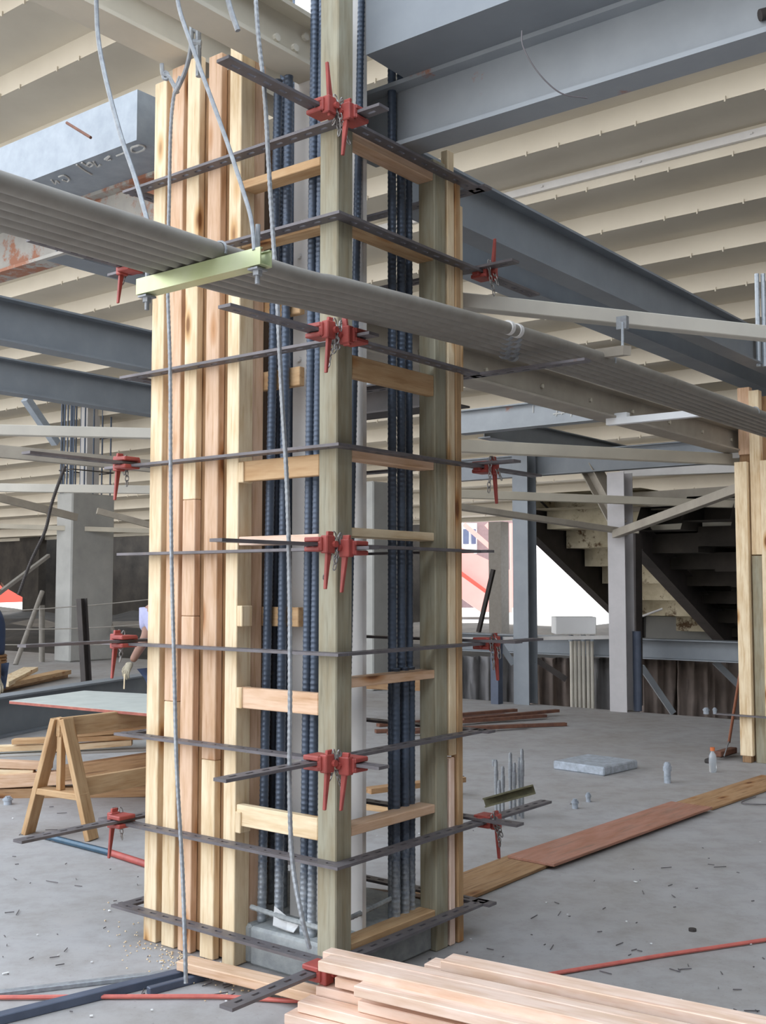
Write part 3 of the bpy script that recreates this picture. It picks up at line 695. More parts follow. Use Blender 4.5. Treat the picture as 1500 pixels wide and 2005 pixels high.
# vertical reinforcing bars
def rebar_mesh(L, r=0.0195, pitch=0.022):
    m = MB(); n = int(L / pitch); N = 9; pts = []; rr = []
    for k in range(n):
        z = k * pitch
        for dz, q in ((0.0, 1.0), (0.010, 1.0), (0.013, 1.07), (0.018, 1.07)): pts.append(Vector((0, 0, z + dz))); rr.append(r * q)
    m.tube(pts, r, N, radii=rr)
    me = bpy.data.meshes.new('reinforcing_bar'); me.from_pydata(m.v, [], m.f); me.materials.append(M['rebar'])
    for p in me.polygons: p.use_smooth = True
    return me
RB_LONG = rebar_mesh(5.5); RB_CUT = rebar_mesh(3.77); RB_MID = rebar_mesh(1.12); RB_THIN = rebar_mesh(5.5, 0.0165, 0.022)
def rbar(px, off, face, me, lab, grp, top=None, z=0.165):
    a = (onL(px, 1300, off)[0], off) if face == 'L' else (off, onR(px, 1300, off)[0])
    if top is None: d = Vector((0, 0, 1))
    else:
        b = onL(px, 1750, off) if face == 'L' else onR(px, 1750, off)
        c = onL(top, 100, off) if face == 'L' else onR(top, 100, off)
        f = (c[0] - b[0]) / (c[1] - b[1]); base = b[0] - f * (b[1] - z)
        a = (base, off) if face == 'L' else (off, base)
        d = ((U if face == 'L' else V) * f + ZA).normalized()
    o = bpy.data.objects.new('reinforcing_bar', me); COL.objects.link(o); o.location = W(a[0], a[1], z)
    o.rotation_euler = ZA.rotation_difference(d).to_euler()
    tag(o, lab, 'rebar', grp)
G1, G2, G3 = 'rebars in the left bay beside the fifth stud', 'rebars next to the near treated post', 'rebar bundle in the right bay'
rbar(513, 0.14, 'L', RB_CUT, 'leftmost thick ribbed rebar beside the fifth stud', G1, 546)
rbar(546, 0.14, 'L', RB_CUT, 'thick ribbed rebar at the right of the left-bay group', G1, 566)
rbar(530, 0.36, 'L', RB_THIN, 'rebar half hidden behind the two front bars of the left bay', G1, 556)
rbar(556, 0.36, 'L', RB_THIN, 'rearmost rebar of the left-bay group, mostly in shade', G1, 578)
rbar(596, 0.12, 'L', RB_LONG, 'left of the paired rebars in front of the steel column', G2, 616)
rbar(611, 0.12, 'L', RB_LONG, 'right of the paired rebars in front of the steel column', G2, 632)
rbar(672, 0.11, 'R', RB_THIN, 'single rebar rising beside the near treated post, right side', G2, 706)
rbar(768, 0.12, 'R', RB_LONG, 'leftmost rebar of the right-bay bundle', G3)
rbar(786, 0.12, 'R', RB_LONG, 'central thick rebar of the right-bay bundle', G3)
rbar(802, 0.13, 'R', RB_THIN, 'rightmost rebar of the right-bay bundle', G3)
rbar(795, 0.20, 'R', RB_THIN, 'rear rebar of the right-bay bundle', G3)
for px, off, lab in ((775, 0.09, 'short rusty-topped dowel at the left of the right-bay bundle'), (793, 0.09, 'short rusty-topped dowel in the middle of the right-bay bundle'), (804, 0.10, 'short rusty-topped dowel at the right of the right-bay bundle')):
    rbar(px, off, 'R', RB_MID, lab, 'short dowels of the right bay')
cable('tie_bar', [W(0.55, 0.08, 0.24), W(0.35, 0.10, 0.22), W(0.12, 0.10, 0.215)], 0.011, M['plinth'], 'cement-crusted tie bar across the foot of the left bay', 'tie bar', twist=True)
cable('tie_bar', [W(0.10, 0.12, 0.24), W(0.11, 0.40, 0.25), W(0.11, 0.66, 0.27)], 0.011, M['plinth'], 'cement-crusted tie bar across the foot of the right bay', 'tie bar', twist=True)
for (px, py), (qx, qy), lab in (((540, 120), (636, 25), 'thin tie bar sloping up beside the near post top'), ((690, 25), (724, 56), 'short tie bar right of the near post top')):
    pass

# ------------------------------------------------------------------ slotted-bar clamps
BT = 0.012
def slotted(m, o, d, s, L0, L1, w=0.064):
    """flat bar along d from L0 to L1, width w towards s, with real slots"""
    rail = 0.025; m.box(o, d, s, ZA, (L0, L1), (0, rail), (-BT / 2, BT / 2)); m.box(o, d, s, ZA, (L0, L1), (w - rail, w), (-BT / 2, BT / 2))
    x = L0
    while x < L1:
        m.box(o, d, s, ZA, (x, min(x + 0.045, L1)), (rail, w - rail), (-BT / 2, BT / 2)); x += 0.085
def chain(m, p, n, swing, seed):
    rd = random.Random(seed); q = Vector(p)
    for k in range(n):
        d = Vector((swing.x, swing.y, -1)).normalized()
        a = d.orthogonal().normalized(); a = (Matrix.Rotation(math.radians(90 * (k % 2) + rd.uniform(-15, 15)), 3, d)) @ a
        c = q; ring = [c + d * (0.016 * math.sin(t)) + a * (0.0085 * math.cos(t)) for t in [2 * math.pi * j / 9 for j in range(10)]]
        m.tube(ring, 0.0028, 5, caps=False); q = q + d * 0.024
        swing = swing + Vector((rd.uniform(-.15, .15), rd.uniform(-.15, .15), 0))
    return q
def casting(parent, o, d, s, up, seed, tilt=0.0):
    """red wedge bracket gripping the bar; d runs along the bar, s points outwards"""
    m = MB()
    m.box(o, d, s, ZA, (-0.048, 0.044), (-0.008, 0.074), (-0.028, -0.009))
    m.box(o, d, s, ZA, (-0.048, 0.044), (-0.008, 0.074), (0.009, 0.028))
    m.box(o, d, s, ZA, (-0.044, 0.040), (0.060, 0.080), (-0.028, 0.028))
    m.box(o, d, s, ZA, (-0.020, 0.030), (0.066, 0.102), (-0.036, 0.034))
    m.box(o, d, s, ZA, (-0.072, -0.044), (0.016, 0.052), (-0.020, 0.022))
    br = m.build('wedge_bracket', M['red'], parent, origin=o, bevel=0.004)
    m = MB(); m.tube([o - d * 0.012 + s * 0.099, o - d * 0.012 + s * 0.115], 0.013, 10); m.build('bolt', M['red'], br)
    w = MB(); c = o + s * 0.088 + d * 0.004; td = d * tilt
    z0, z1 = (0.05, -0.175) if not up else (-0.045, 0.17)
    a, b = c + ZA * z0 - td * 0.07, c + ZA * z1 + td * 0.2
    vs = []
    for p, ww in ((a, 0.017), (b, 0.005)):
        for x, y in ((-ww, -0.007), (ww, -0.007), (ww, 0.007), (-ww, 0.007)): vs.append(p + d * x + s * y)
    w.add(vs, [(0, 1, 2, 3), (7, 6, 5, 4), (0, 1, 5, 4), (1, 2, 6, 5), (2, 3, 7, 6), (3, 0, 4, 7)])
    w.build('wedge', M['red'], parent, origin=a, bevel=0.002)
    cm_ = MB(); rd = random.Random(seed)
    q = chain(cm_, o + s * 0.10 - d * 0.05 + ZA * 0.03, 5 + seed % 3, Vector((rd.uniform(-.3, .3), rd.uniform(-.3, .3), 0)), seed)
    chain(cm_, o + s * 0.095 - d * 0.02 + ZA * 0.035, 4 + seed % 2, Vector((rd.uniform(-.5, .5), 0.1, 0)), seed + 9)
    cm_.build('chain', M['chain'], parent, origin=o)
ordn = ['topmost', 'second from the top', 'third from the top', 'fourth from the top', 'fifth from the top', 'sixth from the top', 'seventh from the top', 'eighth from the top', 'lowest']
zc0, zc1 = 0.0, 0.0
for i, z in enumerate(ZL):
    odd = (i % 2 == 0)
    where = 'red wedges at the near corner' if odd else 'red wedges at the left and right corners'
    t = thing('column_clamp', 'slotted bar clamp round the form, %s of nine' % ordn[i], 'clamp', W(0, 0, z), 'slotted bar clamps round the form')
    hB = BT * 1.15
    if odd:
        ext = [0.69, 0.67, 0.70, 0.67, 0.63][i // 2]; exu = [0.27, 0.22, 0.22, 0.27, 0.20][i // 2]
        m = MB(); slotted(m, W(0, -0.002, z), U, -V, -exu, 1.315); slotted(m, W(1.24, 0, z), V, U, 0.0, 0.99); m.build('slotted_bar', M['bar'], t)
        m = MB(); slotted(m, W(-0.002, 0, z + hB), V, -U, -ext, 1.03); slotted(m, W(0, 0.97, z + hB), U, V, -0.62 if i == 2 else -0.1, 1.3); m.build('slotted_bar', M['bar'], t)
        casting(t, W(-0.002, -0.150, z + hB), -V, -U, i in (0,), i * 3 + 1, 0.1)
        casting(t, W(-0.118, -0.002, z), -U, -V, i in (2,), i * 3 + 2, -0.1)
    else:
        m = MB(); slotted(m, W(0, -0.002, z), U, -V, -0.064, 1.42); slotted(m, W(-0.002, 0, z), V, -U, -0.0015, 1.55 if i < 7 else 1.62); m.build('slotted_bar', M['bar'], t)
        m = MB(); slotted(m, W(1.24, 0, z + hB), V, U, -0.60, 0.99); slotted(m, W(0, 0.97, z + hB), U, V, -0.25, 1.3); m.build('slotted_bar', M['bar'], t)
        casting(t, W(1.225, -0.060, z + hB), -V, U, False, i * 3 + 1, 0.1)
        casting(t, W(-0.002, 1.05, z), V, -U, i == 1, i * 3 + 2, 0.1)
# nails
m = MB()

# ------------------------------------------------------------------ cables and hooks
def pl_(lst): return [at(*q) for q in lst]
cable('steel_cable', pl_([(352, 150, 4.95), (340, 190, 4.95), (334, 260, 4.93), (331, 400, 4.9), (328, 540, 4.86), (333, 720, 4.82), (334, 900, 4.8), (336, 1100, 4.76), (341, 1300, 4.7), (346, 1500, 4.62), (357, 1700, 4.55), (362, 1850, 4.46), (364, 1925, 4.44)]), 0.0085, M['wire'], 'twisted steel cable hanging in front of the left studs', 'cable', twist=True)
cable('steel_cable', pl_([(498, -60, 4.1), (505, 60, 4.1), (518, 180, 4.12), (525, 300, 4.15), (532, 420, 4.18), (543, 590, 4.2), (551, 760, 4.22), (562, 950, 4.22), (567, 1150, 4.22), (568, 1350, 4.2), (567, 1550, 4.2), (573, 1690, 4.2), (590, 1790, 4.15), (606, 1858, 4.15)]), 0.0088, M['wire'], 'long grey cable hanging in front of the open left bay', 'cable', twist=True)
cable('hanger_rod', pl_([(188, -40, 3.5), (191, 60, 3.5), (205, 145, 3.46), (235, 260, 3.4), (262, 340, 3.36), (284, 415, 3.3), (291, 445, 3.28)]), 0.0075, M['wire'], 'bent steel cable hanging down to the conduits at left', 'cable')
cable('hanger_rod', pl_([(344, -40, 3.3), (352, 20, 3.3), (385, 115, 3.28), (440, 265, 3.25), (475, 370, 3.22), (492, 430, 3.2), (498, 490, 3.18)]), 0.0066, M['wire'], 'steel cable running down to the right end of the yellow-green strut', 'cable')
cable('hanging_wire', pl_([(442, -20, 4.2), (452, 20, 4.2), (466, 60, 4.2)]), 0.011, M['wire'], 'short pale rod end hanging at top centre-left', 'rod')
hk = thing('turnbuckle', 'galvanised clamp fittings on a loop beside the beige beam', 'fitting', at(385, 90, 4.6))
m = MB()
for py, r in ((52, .030), (60, .018), (84, .028), (92, .016)): m.tube([at(378, py, 4.6), at(394, py + 2, 4.6)], r * 0.6, 10)
m.build('shackle', M['wire'], hk)
m = MB(); m.tube(smooth_path(pl_([(375, 45, 4.6), (374, 90, 4.6), (366, 130, 4.65), (352, 165, 4.7), (344, 180, 4.75)])), 0.010, 8); m.tube(pl_([(388, 55, 4.6), (389, 150, 4.6)]), 0.013, 8); m.build('rod', M['wire'], hk)
hk2 = thing('cable_hook', 'small wire loop hooked over the second stud top', 'hook', at(325, 150, 4.95))
m = MB(); m.tube(smooth_path(pl_([(317, 125, 4.95), (319, 145, 4.95), (330, 150, 4.95), (342, 170, 4.95), (348, 182, 4.95)])), 0.010, 8); m.tube(smooth_path(pl_([(322, 140, 4.95), (329, 145, 4.95), (328, 155, 4.95), (320, 153, 4.95), (321, 142, 4.95)])), 0.008, 6); m.build('loop', M['wire'], hk2)
cable('lifting_wire', pl_([(1022, 60, 4.2), (1024, 90, 4.2), (1045, 130, 4.2), (1075, 165, 4.2), (1105, 185, 4.2), (1150, 192, 4.2)]), 0.003, M['bar'], 'thin curved wire hanging against the beam at top right', 'wire')
nn = MB()
tag(prism('pipe_end', at(1488, 30, 3.9), at(1510, 24, 3.9), circ(0.022), M['dark'], smooth=True), 'black round pipe end at the top right corner', 'pipe')

# ------------------------------------------------------------------ conduit bundle on its trapeze
NC = 6; du = 0.056
for k in range(NC):
    u = -0.18 - k * du
    pts = [W(u, -4.4, 2.645), W(u, -1.1, 2.65), W(u, -0.5, 2.675), W(u, 0.1, 2.705), W(u, 0.9, 2.732), W(u, 2.4, 2.745), W(u - 0.01, 6.5, 2.72)]
    m = MB(); m.tube(smooth_path(pts, 4), 0.0268, 16)
    lab = ['farthest', 'second farthest', 'third farthest', 'third nearest', 'second nearest', 'nearest'][k] + ' of the grey conduits carried past the form'
    o = m.build('conduit', M['conduit'], smooth=True); tag(o, lab, 'conduit', 'grey conduits in one flat bundle')
    m = MB(); v = 1.0 - k * 0.085
    for dd in (0, 0.07): m.tube([W(u, v + dd, 2.728), W(u, v + dd + 0.025, 2.728)], 0.031, 16)
    m.build('coupling', M['white'] if k == NC - 1 else M['wire'], o, smooth=True)
    for vv, zz_ in ((-1.1, 2.65), (1.55, 2.738), (3.6, 2.742)):
        m = MB()
        ring = [W(u, vv, zz_) + U * 0.031 * math.cos(t) + ZA * 0.031 * math.sin(t) for t in [math.pi * j / 8 for j in range(-1, 10)]]
        m.tube(ring, 0.004, 5)
        m.build('strap', M['wire'], o)
tz = thing('trapeze_strut', 'yellow-green zinc channel strut carrying the conduits in front of the form', 'strut', W(-0.4, -1.1, 2.60))
def cprof(w, h, t=0.004, lip=0.01):
    a, b = w / 2, h / 2
    return [(-a, -b), (a, -b), (a, b), (a - lip, b), (a - lip, b - t), (a - t, b - t), (a - t, -b + t), (-a + t, -b + t), (-a + t, b - t), (-a + lip, b - t), (-a + lip, b), (-a, b)]
prism('channel', W(-0.10, -1.1, 2.595), W(-0.66, -1.1, 2.595), cprof(0.05, 0.052), M['yellowzinc'], tz)
for u in (-0.125, -0.625):
    m = MB(); m.tube([W(u, -1.1, 2.52), W(u, -1.1, 2.70)], 0.0075, 8); m.tube([W(u, -1.1, 2.545), W(u, -1.1, 2.565)], 0.015, 6); m.box(W(u, -1.1, 2.56), U, V, ZA, (-0.02, 0.02), (-0.022, 0.022), (0, 0.006)); m.build('threaded_rod', M['wire'], tz)
for (px, py, xe), lab in (((1190, 827, 1420), 'white strut clamped under the beige bolted beam, right of the form'), ((1430, 893, 1640), 'white strut under the beige bolted beam at the right edge')):
    p_ = on(px, py, 2.875); e_ = span(p_, U, px, xe)
    o = tag(prism('support_strut', e_[0], e_[1], cprof(0.06, 0.05), M['whiteout']), lab, 'strut')
    q_ = e_[0] - U * 0.10; m = MB(); m.box(q_, U, V, ZA, (-0.07, 0.03), (-0.03, 0.03), (0.025, 0.06)); m.build('beam_clamp', M['whiteout'], None, origin=q_); reparent(COL.objects[-1], o)
st = thing('hanger_strut', 'beige strut hung from the pale brace over the conduits', 'strut', W(-0.84, 0.9, 2.72))
prism('channel', at(1228, 686, 5.15), at(1120, 700, 5.6), rect(0.045, 0.045), M['beigedk'], st)
prism('rod', at(1219, 688, 5.2), at(1219, 632, 5.3), circ(0.007, 8), M['wire'], st)
prism('clip', at(1219, 645, 5.45), at(1219, 620, 5.45), rect(0.03, 0.055), M['wire'], st, up=U)
# ------------------------------------------------------------------ lumber stack in the foreground
def fl_board(name, a, b, w, h, mat, label, z=0.0, group=None, cat='board', lap=None, roll=0.0):
    """board lying at height z (its underside) between two picture points taken on its top face near edge"""
    p0, p1 = on(a[0], a[1], z + h), on(b[0], b[1], z + h)
    d = (p1 - p0).normalized(); s = ZA.cross(d).normalized()
    if s.y < 0: s = -s
    off = s * w / 2 - ZA * h / 2
    o = prism(name, p0 + off, p1 + off, rect(w, h), mat, bevel=0.003)
    return tag(o, label, cat, group)
def uboard(ul, v, w, z, h, mat, label, length=2.9, yaw=0.0, group='fresh boards stacked in the foreground', parent=None):
    a = W(ul, v, z + h / 2); d = (-U * math.cos(yaw) + V * math.sin(yaw)).normalized()
    return tag(prism('lumber_board', a, a + d * length, rect(w, h), mat, bevel=0.003), label, 'board', group)
def left_end(px, py, z):                       # grid position of a board's left end from its picture point
    p = on(px, py, z) - C0; return p.dot(U), p.dot(V)
YW = 0.105
stack = [  # near top corner of each board's left end, height of its top, width, length
 (345, 1882, 0.075, 0.089, 3.6, 'fir', 'long orange board reaching farthest left under the fresh stack'),
 (618, 1930, 0.115, 0.089, 3.4, 'fresh', 'board lying on the long orange board, starting below the red clamp'),
 (582, 1961, 0.085, 0.089, 3.4, 'fresh', 'fresh board second nearest the camera, with its orange side face showing'),
 (556, 1985, 0.045, 0.10, 3.4, 'fresh', 'fresh board nearest the camera in the stack'),
 (692, 1930, 0.205, 0.089, 3.4, 'fresh', 'pink board in the middle of the stack with dark gap beneath'),
 (655, 1913, 0.165, 0.089, 3.4, 'fresh', 'board with a tan sawn end tucked in behind the middle of the stack'),
 (622, 1881, 0.238, 0.089, 3.4, 'fresh', 'top board of the stack whose end covers the red clamp'),
 (631, 1863, 0.238, 0.060, 3.4, 'fresh', 'top board of the stack starting against the near treated post'),
 (830, 1887, 0.205, 0.089, 3.4, 'fresh', 'board of the stack starting right of the near post, one layer down'),
 (862, 1881, 0.238, 0.100, 3.4, 'fresh', 'wide pink board at the very back of the stack'),
 (700, 1960, 0.125, 0.089, 3.2, 'fresh', 'half-hidden board under the dark gap in the stack'),
 (900, 1925, 0.165, 0.15, 3.0, 'fresh', 'hidden middle-layer board under the back of the stack'),
]
for px, py, zt_, w, L_, mt, lab in stack:
    u, v = left_end(px, py, zt_); dd = (-U * math.cos(YW) + V * math.sin(YW)); nn_ = Vector((-dd.y, dd.x, 0))
    if nn_.y < 0: nn_ = -nn_
    a_ = W(u, v, zt_ - 0.019) + nn_ * w / 2
    tag(prism('lumber_board', a_, a_ + dd * L_, rect(w, 0.038), M[mt], bevel=0.003), lab, 'board', 'fresh boards stacked in the foreground')
sp = left_end(760, 1950, 0); 
for du_, lab in ((-0.5, 'left cross bearer under the fresh stack'), (-1.9, 'right cross bearer under the fresh stack')):
    tag(board('bearer', (sp[0] + du_, sp[0] + du_ + 0.07), (sp[1] - 0.2, sp[1] + 0.42), (0.0, 0.04), M['saw'], 'v'), lab, 'bearer')

# planks let over the joint in the floor, right
def plank(a, b, w, z, mat, lab):
    p0, p1 = on(a[0], a[1], z), on(b[0], b[1], z); d = (p1 - p0).normalized(); s = Vector((-d.y, d.x, 0))
    if s.y < 0: s = -s
    tag(prism('floor_plank', p0 + s * w / 2 - ZA * 0.008, p1 + s * w / 2 - ZA * 0.008, rect(w, 0.017), mat, bevel=0.002), lab, 'plank')
plank((840, 1790), (1090, 1686), 0.30, 0.020, M['brown'], 'brown plank on the floor nearest the form')
plank((1085, 1692), (1395, 1580), 0.32, 0.038, M['redply'], 'reddish ply strip overlapping the brown plank')
plank((1395, 1582), (1560, 1525), 0.30, 0.020, M['brown'], 'brown plank on the floor reaching the right edge')
# hoses and floor edges
def floor_pts(l, z): return [on(x, y, z) for x, y in l]
cable('air_hose', floor_pts([(-30, 1953), (120, 1952), (300, 1951), (420, 1951), (480, 1954), (560, 1959), (620, 1962), (700, 1985)], 0.012), 0.009, M['hose'], 'red hose lying across the floor at lower left', 'hose')
cable('air_hose', floor_pts([(1050, 1912), (1120, 1900), (1210, 1885), (1300, 1870), (1400, 1855), (1540, 1834)], 0.012), 0.009, M['hose'], 'red hose lying on the floor at lower right', 'hose')
cable('extension_cord', floor_pts([(1480, 1560), (1452, 1572), (1500, 1575), (1540, 1572)], 0.01), 0.004, M['bar'], 'thin dark cord at the right edge beyond the planks', 'cord')
def floor_bar(a, b, w, h, mat, lab, name='steel_angle', cat='angle', z=0.0):
    p0, p1 = on(a[0], a[1], z), on(b[0], b[1], z); return tag(prism(name, p0 + ZA * h / 2, p1 + ZA * h / 2, rect(w, h), mat, bevel=0.003), lab, cat)
floor_bar((-40, 1955), (375, 1905), 0.035, 0.02, M['wire'], 'grey steel edge strip on the floor, left of the foot')
floor_bar((-20, 2008), (425, 1898), 0.05, 0.035, M['navy'], 'dark steel angle on the floor at lower left')
floor_bar((290, 1948), (440, 1908), 0.03, 0.03, M['navy'], 'second short dark angle beside the lower left angle')

# ------------------------------------------------------------------ sawhorse, ply sheet, tube, timber behind
TH = 0.79
A_ = on(55, 1632, 0); B_ = on(180, 1645, 0)
sh = thing('sawhorse', 'pine sawhorse holding up the ply sheet at left', 'sawhorse', (A_ + B_) / 2)
ax = (B_ - A_); ax.z = 0; half = ax.length / 2; ax.normalize(); mid = (A_ + B_) / 2
dep = Vector((0.62, 0.785, 0))
topc = mid + ZA * 0.70
for s_, base in ((-1, A_), (1, B_)):
    prism('leg', base + ZA * 0.001, topc + ax * s_ * 0.035 + ZA * 0.06, rect(0.105, 0.036), M['saw'], sh, up=ax, bevel=0.003)
    prism('leg', base + dep * 1.5, topc + dep * 1.5 + ax * s_ * 0.035 + ZA * 0.06, rect(0.105, 0.036), M['saw'], sh, up=ax, bevel=0.003)
prism('beam', topc - dep * 0.03 + ZA * 0.005, topc + dep * 1.55 + ZA * 0.005, rect(0.038, 0.12), M['saw'], sh, bevel=0.003)
prism('upright', mid + ZA * 0.30, topc, rect(0.05, 0.036), M['saw'], sh, up=ax, bevel=0.003)
prism('cross_brace', mid - ax * 0.19 + ZA * 0.29, mid + ax * 0.19 + ZA * 0.27, rect(0.10, 0.04), M['saw'], sh, bevel=0.003)
prism('stretcher', mid + ax * 0.12 + ZA * 0.32 + dep * 0.02, mid + ax * 0.12 + ZA * 0.32 + dep * 1.5, rect(0.038, 0.12), M['saw'], sh, bevel=0.003)
zt = 0.775
cs = [on(18, 1372, zt), on(300, 1397, zt), on(420, 1365, zt), on(165, 1352, zt)]
ps = thing('ply_sheet', 'grey-topped ply sheet with red edge lying on the sawhorse', 'sheet', cs[0])
m = MB(); m.add(cs + [c - ZA * 0.003 for c in cs], [(0, 1, 2, 3), (4, 5, 6, 7), (0, 1, 5, 4), (1, 2, 6, 5), (2, 3, 7, 6), (3, 0, 4, 7)]); m.build('face', M['ply'], ps)
m = MB(); m.add([c - ZA * 0.003 for c in cs] + [c - ZA * 0.022 for c in cs], [(0, 1, 2, 3), (4, 5, 6, 7), (0, 1, 5, 4), (1, 2, 6, 5), (2, 3, 7, 6), (3, 0, 4, 7)]); m.build('core', M['plyedge'], ps)
tb = thing('painted_tube', 'blue and red tube lying on the floor behind the left studs', 'tube', on(85, 1636, 0.02))
prism('blue_length', on(85, 1636, 0.02), on(218, 1670, 0.02), circ(0.02), M['bluetube'], tb, smooth=True)
prism('red_length', on(218, 1670, 0.02), on(330, 1706, 0.02), circ(0.02), M['red'], tb, smooth=True)
# timbers stacked behind the sawhorse
tim = [((-60, 1547), (330, 1539), 0.0, 0.12, 0.08, 'brown', 'bottom dark timber of the pile behind the sawhorse'),
       ((-60, 1521), (330, 1500), 0.0, 0.12, 0.10, 'fir', 'pinkish timber, second layer of the pile behind the sawhorse'),
       ((-60, 1506), (62, 1508), 0.0, 0.1, 0.04, 'pine', 'short pale board in the pile left of the sawhorse'),
       ((-60, 1488), (96, 1494), 0.0, 0.1, 0.055, 'fir', 'pink board just under the grey board, left of the sawhorse'),
       ((120, 1501), (330, 1470), 0.0, 0.12, 0.11, 'brown', 'reddish brown timber in the pile right of the sawhorse legs'),
       ((-60, 1480), (330, 1464), 0.3, 0.50, 0.02, 'conc', 'grey board lying across the pile behind the sawhorse'),
       ((-60, 1463), (110, 1457), 0.3, 0.09, 0.045, 'pine', 'pale board on top of the pile, left of the sawhorse'),
       ((90, 1462), (255, 1449), 0.3, 0.09, 0.045, 'pine', 'pale board with a bright sawn end on the grey board'),
       ((20, 1448), (330, 1436), 0.3, 0.09, 0.04, 'saw', 'tan board sloping up across the top of the pile'),
       ((100, 1437), (330, 1420), 0.3, 0.09, 0.04, 'saw', 'topmost tan board of the pile behind the sawhorse')]
for a, b, z, w, h, mt, lab in tim:
    p0 = on(a[0], a[1], z + h) ; p1 = on(b[0], b[1], z + h)
    Y0 = p0.y
    d = (p1 - p0); 
    # keep the pile shallow: use a depth taken from the floor line under it
    fy = lambda px: on(px, 1566, 0).y + 0.05
    p0 = at(a[0], a[1], fy(a[0]) + (0.12 if z > 0.2 else 0)); p1 = at(b[0], b[1], fy(b[0]) + (0.2 if z > 0.2 else 0.05))
    s = Vector((0.15, 1, 0)).normalized()
    tag(prism('timber', p0 + s * w / 2 - ZA * h / 2, p1 + s * w / 2 - ZA * h / 2, rect(w, h), M[mt], bevel=0.004), lab, 'timber', 'timbers piled behind the sawhorse')
# steel beam lying on the slab at left
p0, p1 = on(-120, 1468, 0), on(300, 1382, 0)
tag(prism('steel_beam', p0 + ZA * 0.22 + Vector((0, .1, 0)), p1 + ZA * 0.22 + Vector((0, .1, 0)), ibeam(0.25, 0.44, 0.02, 0.014), M['blue']), 'dark blue-grey beam lying on the slab behind the ply sheet', 'beam')
# distant lumber
for (a, b, z, mt, lab) in (((-40, 1352), (120, 1322), 0.0, 'brown', 'lower board of the small far pile at left'), ((-20, 1342), (126, 1316), 0.06, 'saw', 'middle board of the small far pile at left'), ((0, 1334), (60, 1322), 0.11, 'pine', 'top board of the small far pile at left')):
    p0, p1 = at(a[0], a[1], 16.5), at(b[0], b[1], 19.5)
    tag(prism('timber', Vector((p0.x, p0.y, z + 0.04)), Vector((p1.x, p1.y, z + 0.04)), rect(0.25, 0.07), M[mt]), lab, 'timber', 'small far pile of boards at left')
# stubs and anchors in the slab
def stub(px, py, r, h, mat, lab, name='conduit_stub', cat='stub', cap=True):
    p = on(px, py, 0); m = MB(); m.tube([p, p + ZA * h], r, 12); 
    if cap: m.tube([p + ZA * h * 0.62, p + ZA * h * 0.85], r * 1.25, 12); m.tube([p + ZA * h, p + ZA * (h + 0.01)], r * 0.7, 8)
    return tag(m.build(name, mat, origin=p, smooth=True), lab, cat)
stub(15, 1575, 0.03, 0.05, M['pad'], 'short galvanised pipe stub at the left edge')
stub(1307, 1533, 0.028, 0.16, M['pad'], 'tall galvanised pipe stub between the pad and the bottle')
stub(967, 1500, 0.018, 0.06, M['wire'], 'tiny pipe stub left of the galvanised pad', cap=False)
stub(905, 1528, 0.018, 0.04, M['wire'], 'tiny pipe stub close to the right edge of the form', cap=False)
stub(1126, 1583, 0.022, 0.06, M['pad'], 'nearer of two small capped stubs in mid floor')
stub(1152, 1570, 0.018, 0.06, M['pad'], 'farther of two small capped stubs in mid floor')
stub(1383, 1398, 0.035, 0.07, M['pad'], 'left of two anchor stubs near the slab edge')
stub(1400, 1398, 0.025, 0.07, M['pad'], 'right of two anchor stubs near the slab edge')
cs_ = [(972, 1612, 0.42), (985, 1606, 0.36), (1000, 1600, 0.44), (1008, 1604, 0.38), (1018, 1598, 0.40), (1023, 1602, 0.47), (978, 1618, 0.30)]
labs = ['leftmost', 'second', 'third', 'fourth', 'fifth', 'rightmost and tallest', 'lowest, front']
for (px, py, h), l in zip(cs_, labs):
    stub(px, py, 0.0125, h, M['wire'], '%s upright conduit in the cluster rising from the floor' % l, 'conduit_riser', 'conduit')['group'] = 'conduit cluster right of the form'
bs = prism('slotted_strut', at(948, 1572, 7.0), at(1046, 1545, 6.95), cprof(0.06, 0.05), M['brass'], up=Vector((0, -1, 0.2))); tag(bs, 'weathered brassy slotted strut tying the conduit cluster', 'strut')
gp = on(1083, 1506, 0); g2 = on(1183, 1520, 0); g3 = on(1226, 1505, 0)
m = MB(); dx = (g2 - gp); L = dx.length; dx.normalize(); dy = Vector((-dx.y, dx.x, 0)); m.box(gp, dx, dy, ZA, (0, L), (0, 0.55), (0, 0.075))
tag(m.build('equipment_pad', M['pad'], origin=gp, bevel=0.01), 'low square galvanised pad on the floor', 'pad')
# rusty angles on the floor
rdd = random.Random(5)
for k, (a, b) in enumerate([((735, 1432), (1108, 1418)), ((770, 1426), (1068, 1405)), ((905, 1416), (1092, 1398)), ((740, 1420), (990, 1400)), ((760, 1440), (1030, 1424)), ((830, 1412), (1010, 1397))]):
    p0, p1 = on(a[0], a[1], 0.02), on(b[0], b[1], 0.02)
    lab = ['longest rusty bar at the front', 'rusty bar second from the front', 'short rusty bar at the back right', 'rusty bar at the back left', 'nearest rusty bar on the left', 'rearmost short rusty bar'][k] + ' of the heap on the slab'
    p0.z = p1.z = 0.022 + 0.02 * (k % 3)
    tag(prism('rusty_bar', p0, p1, rect(0.07, 0.035), M['rustbar']), lab, 'bar', 'heap of rusty bars on the slab')
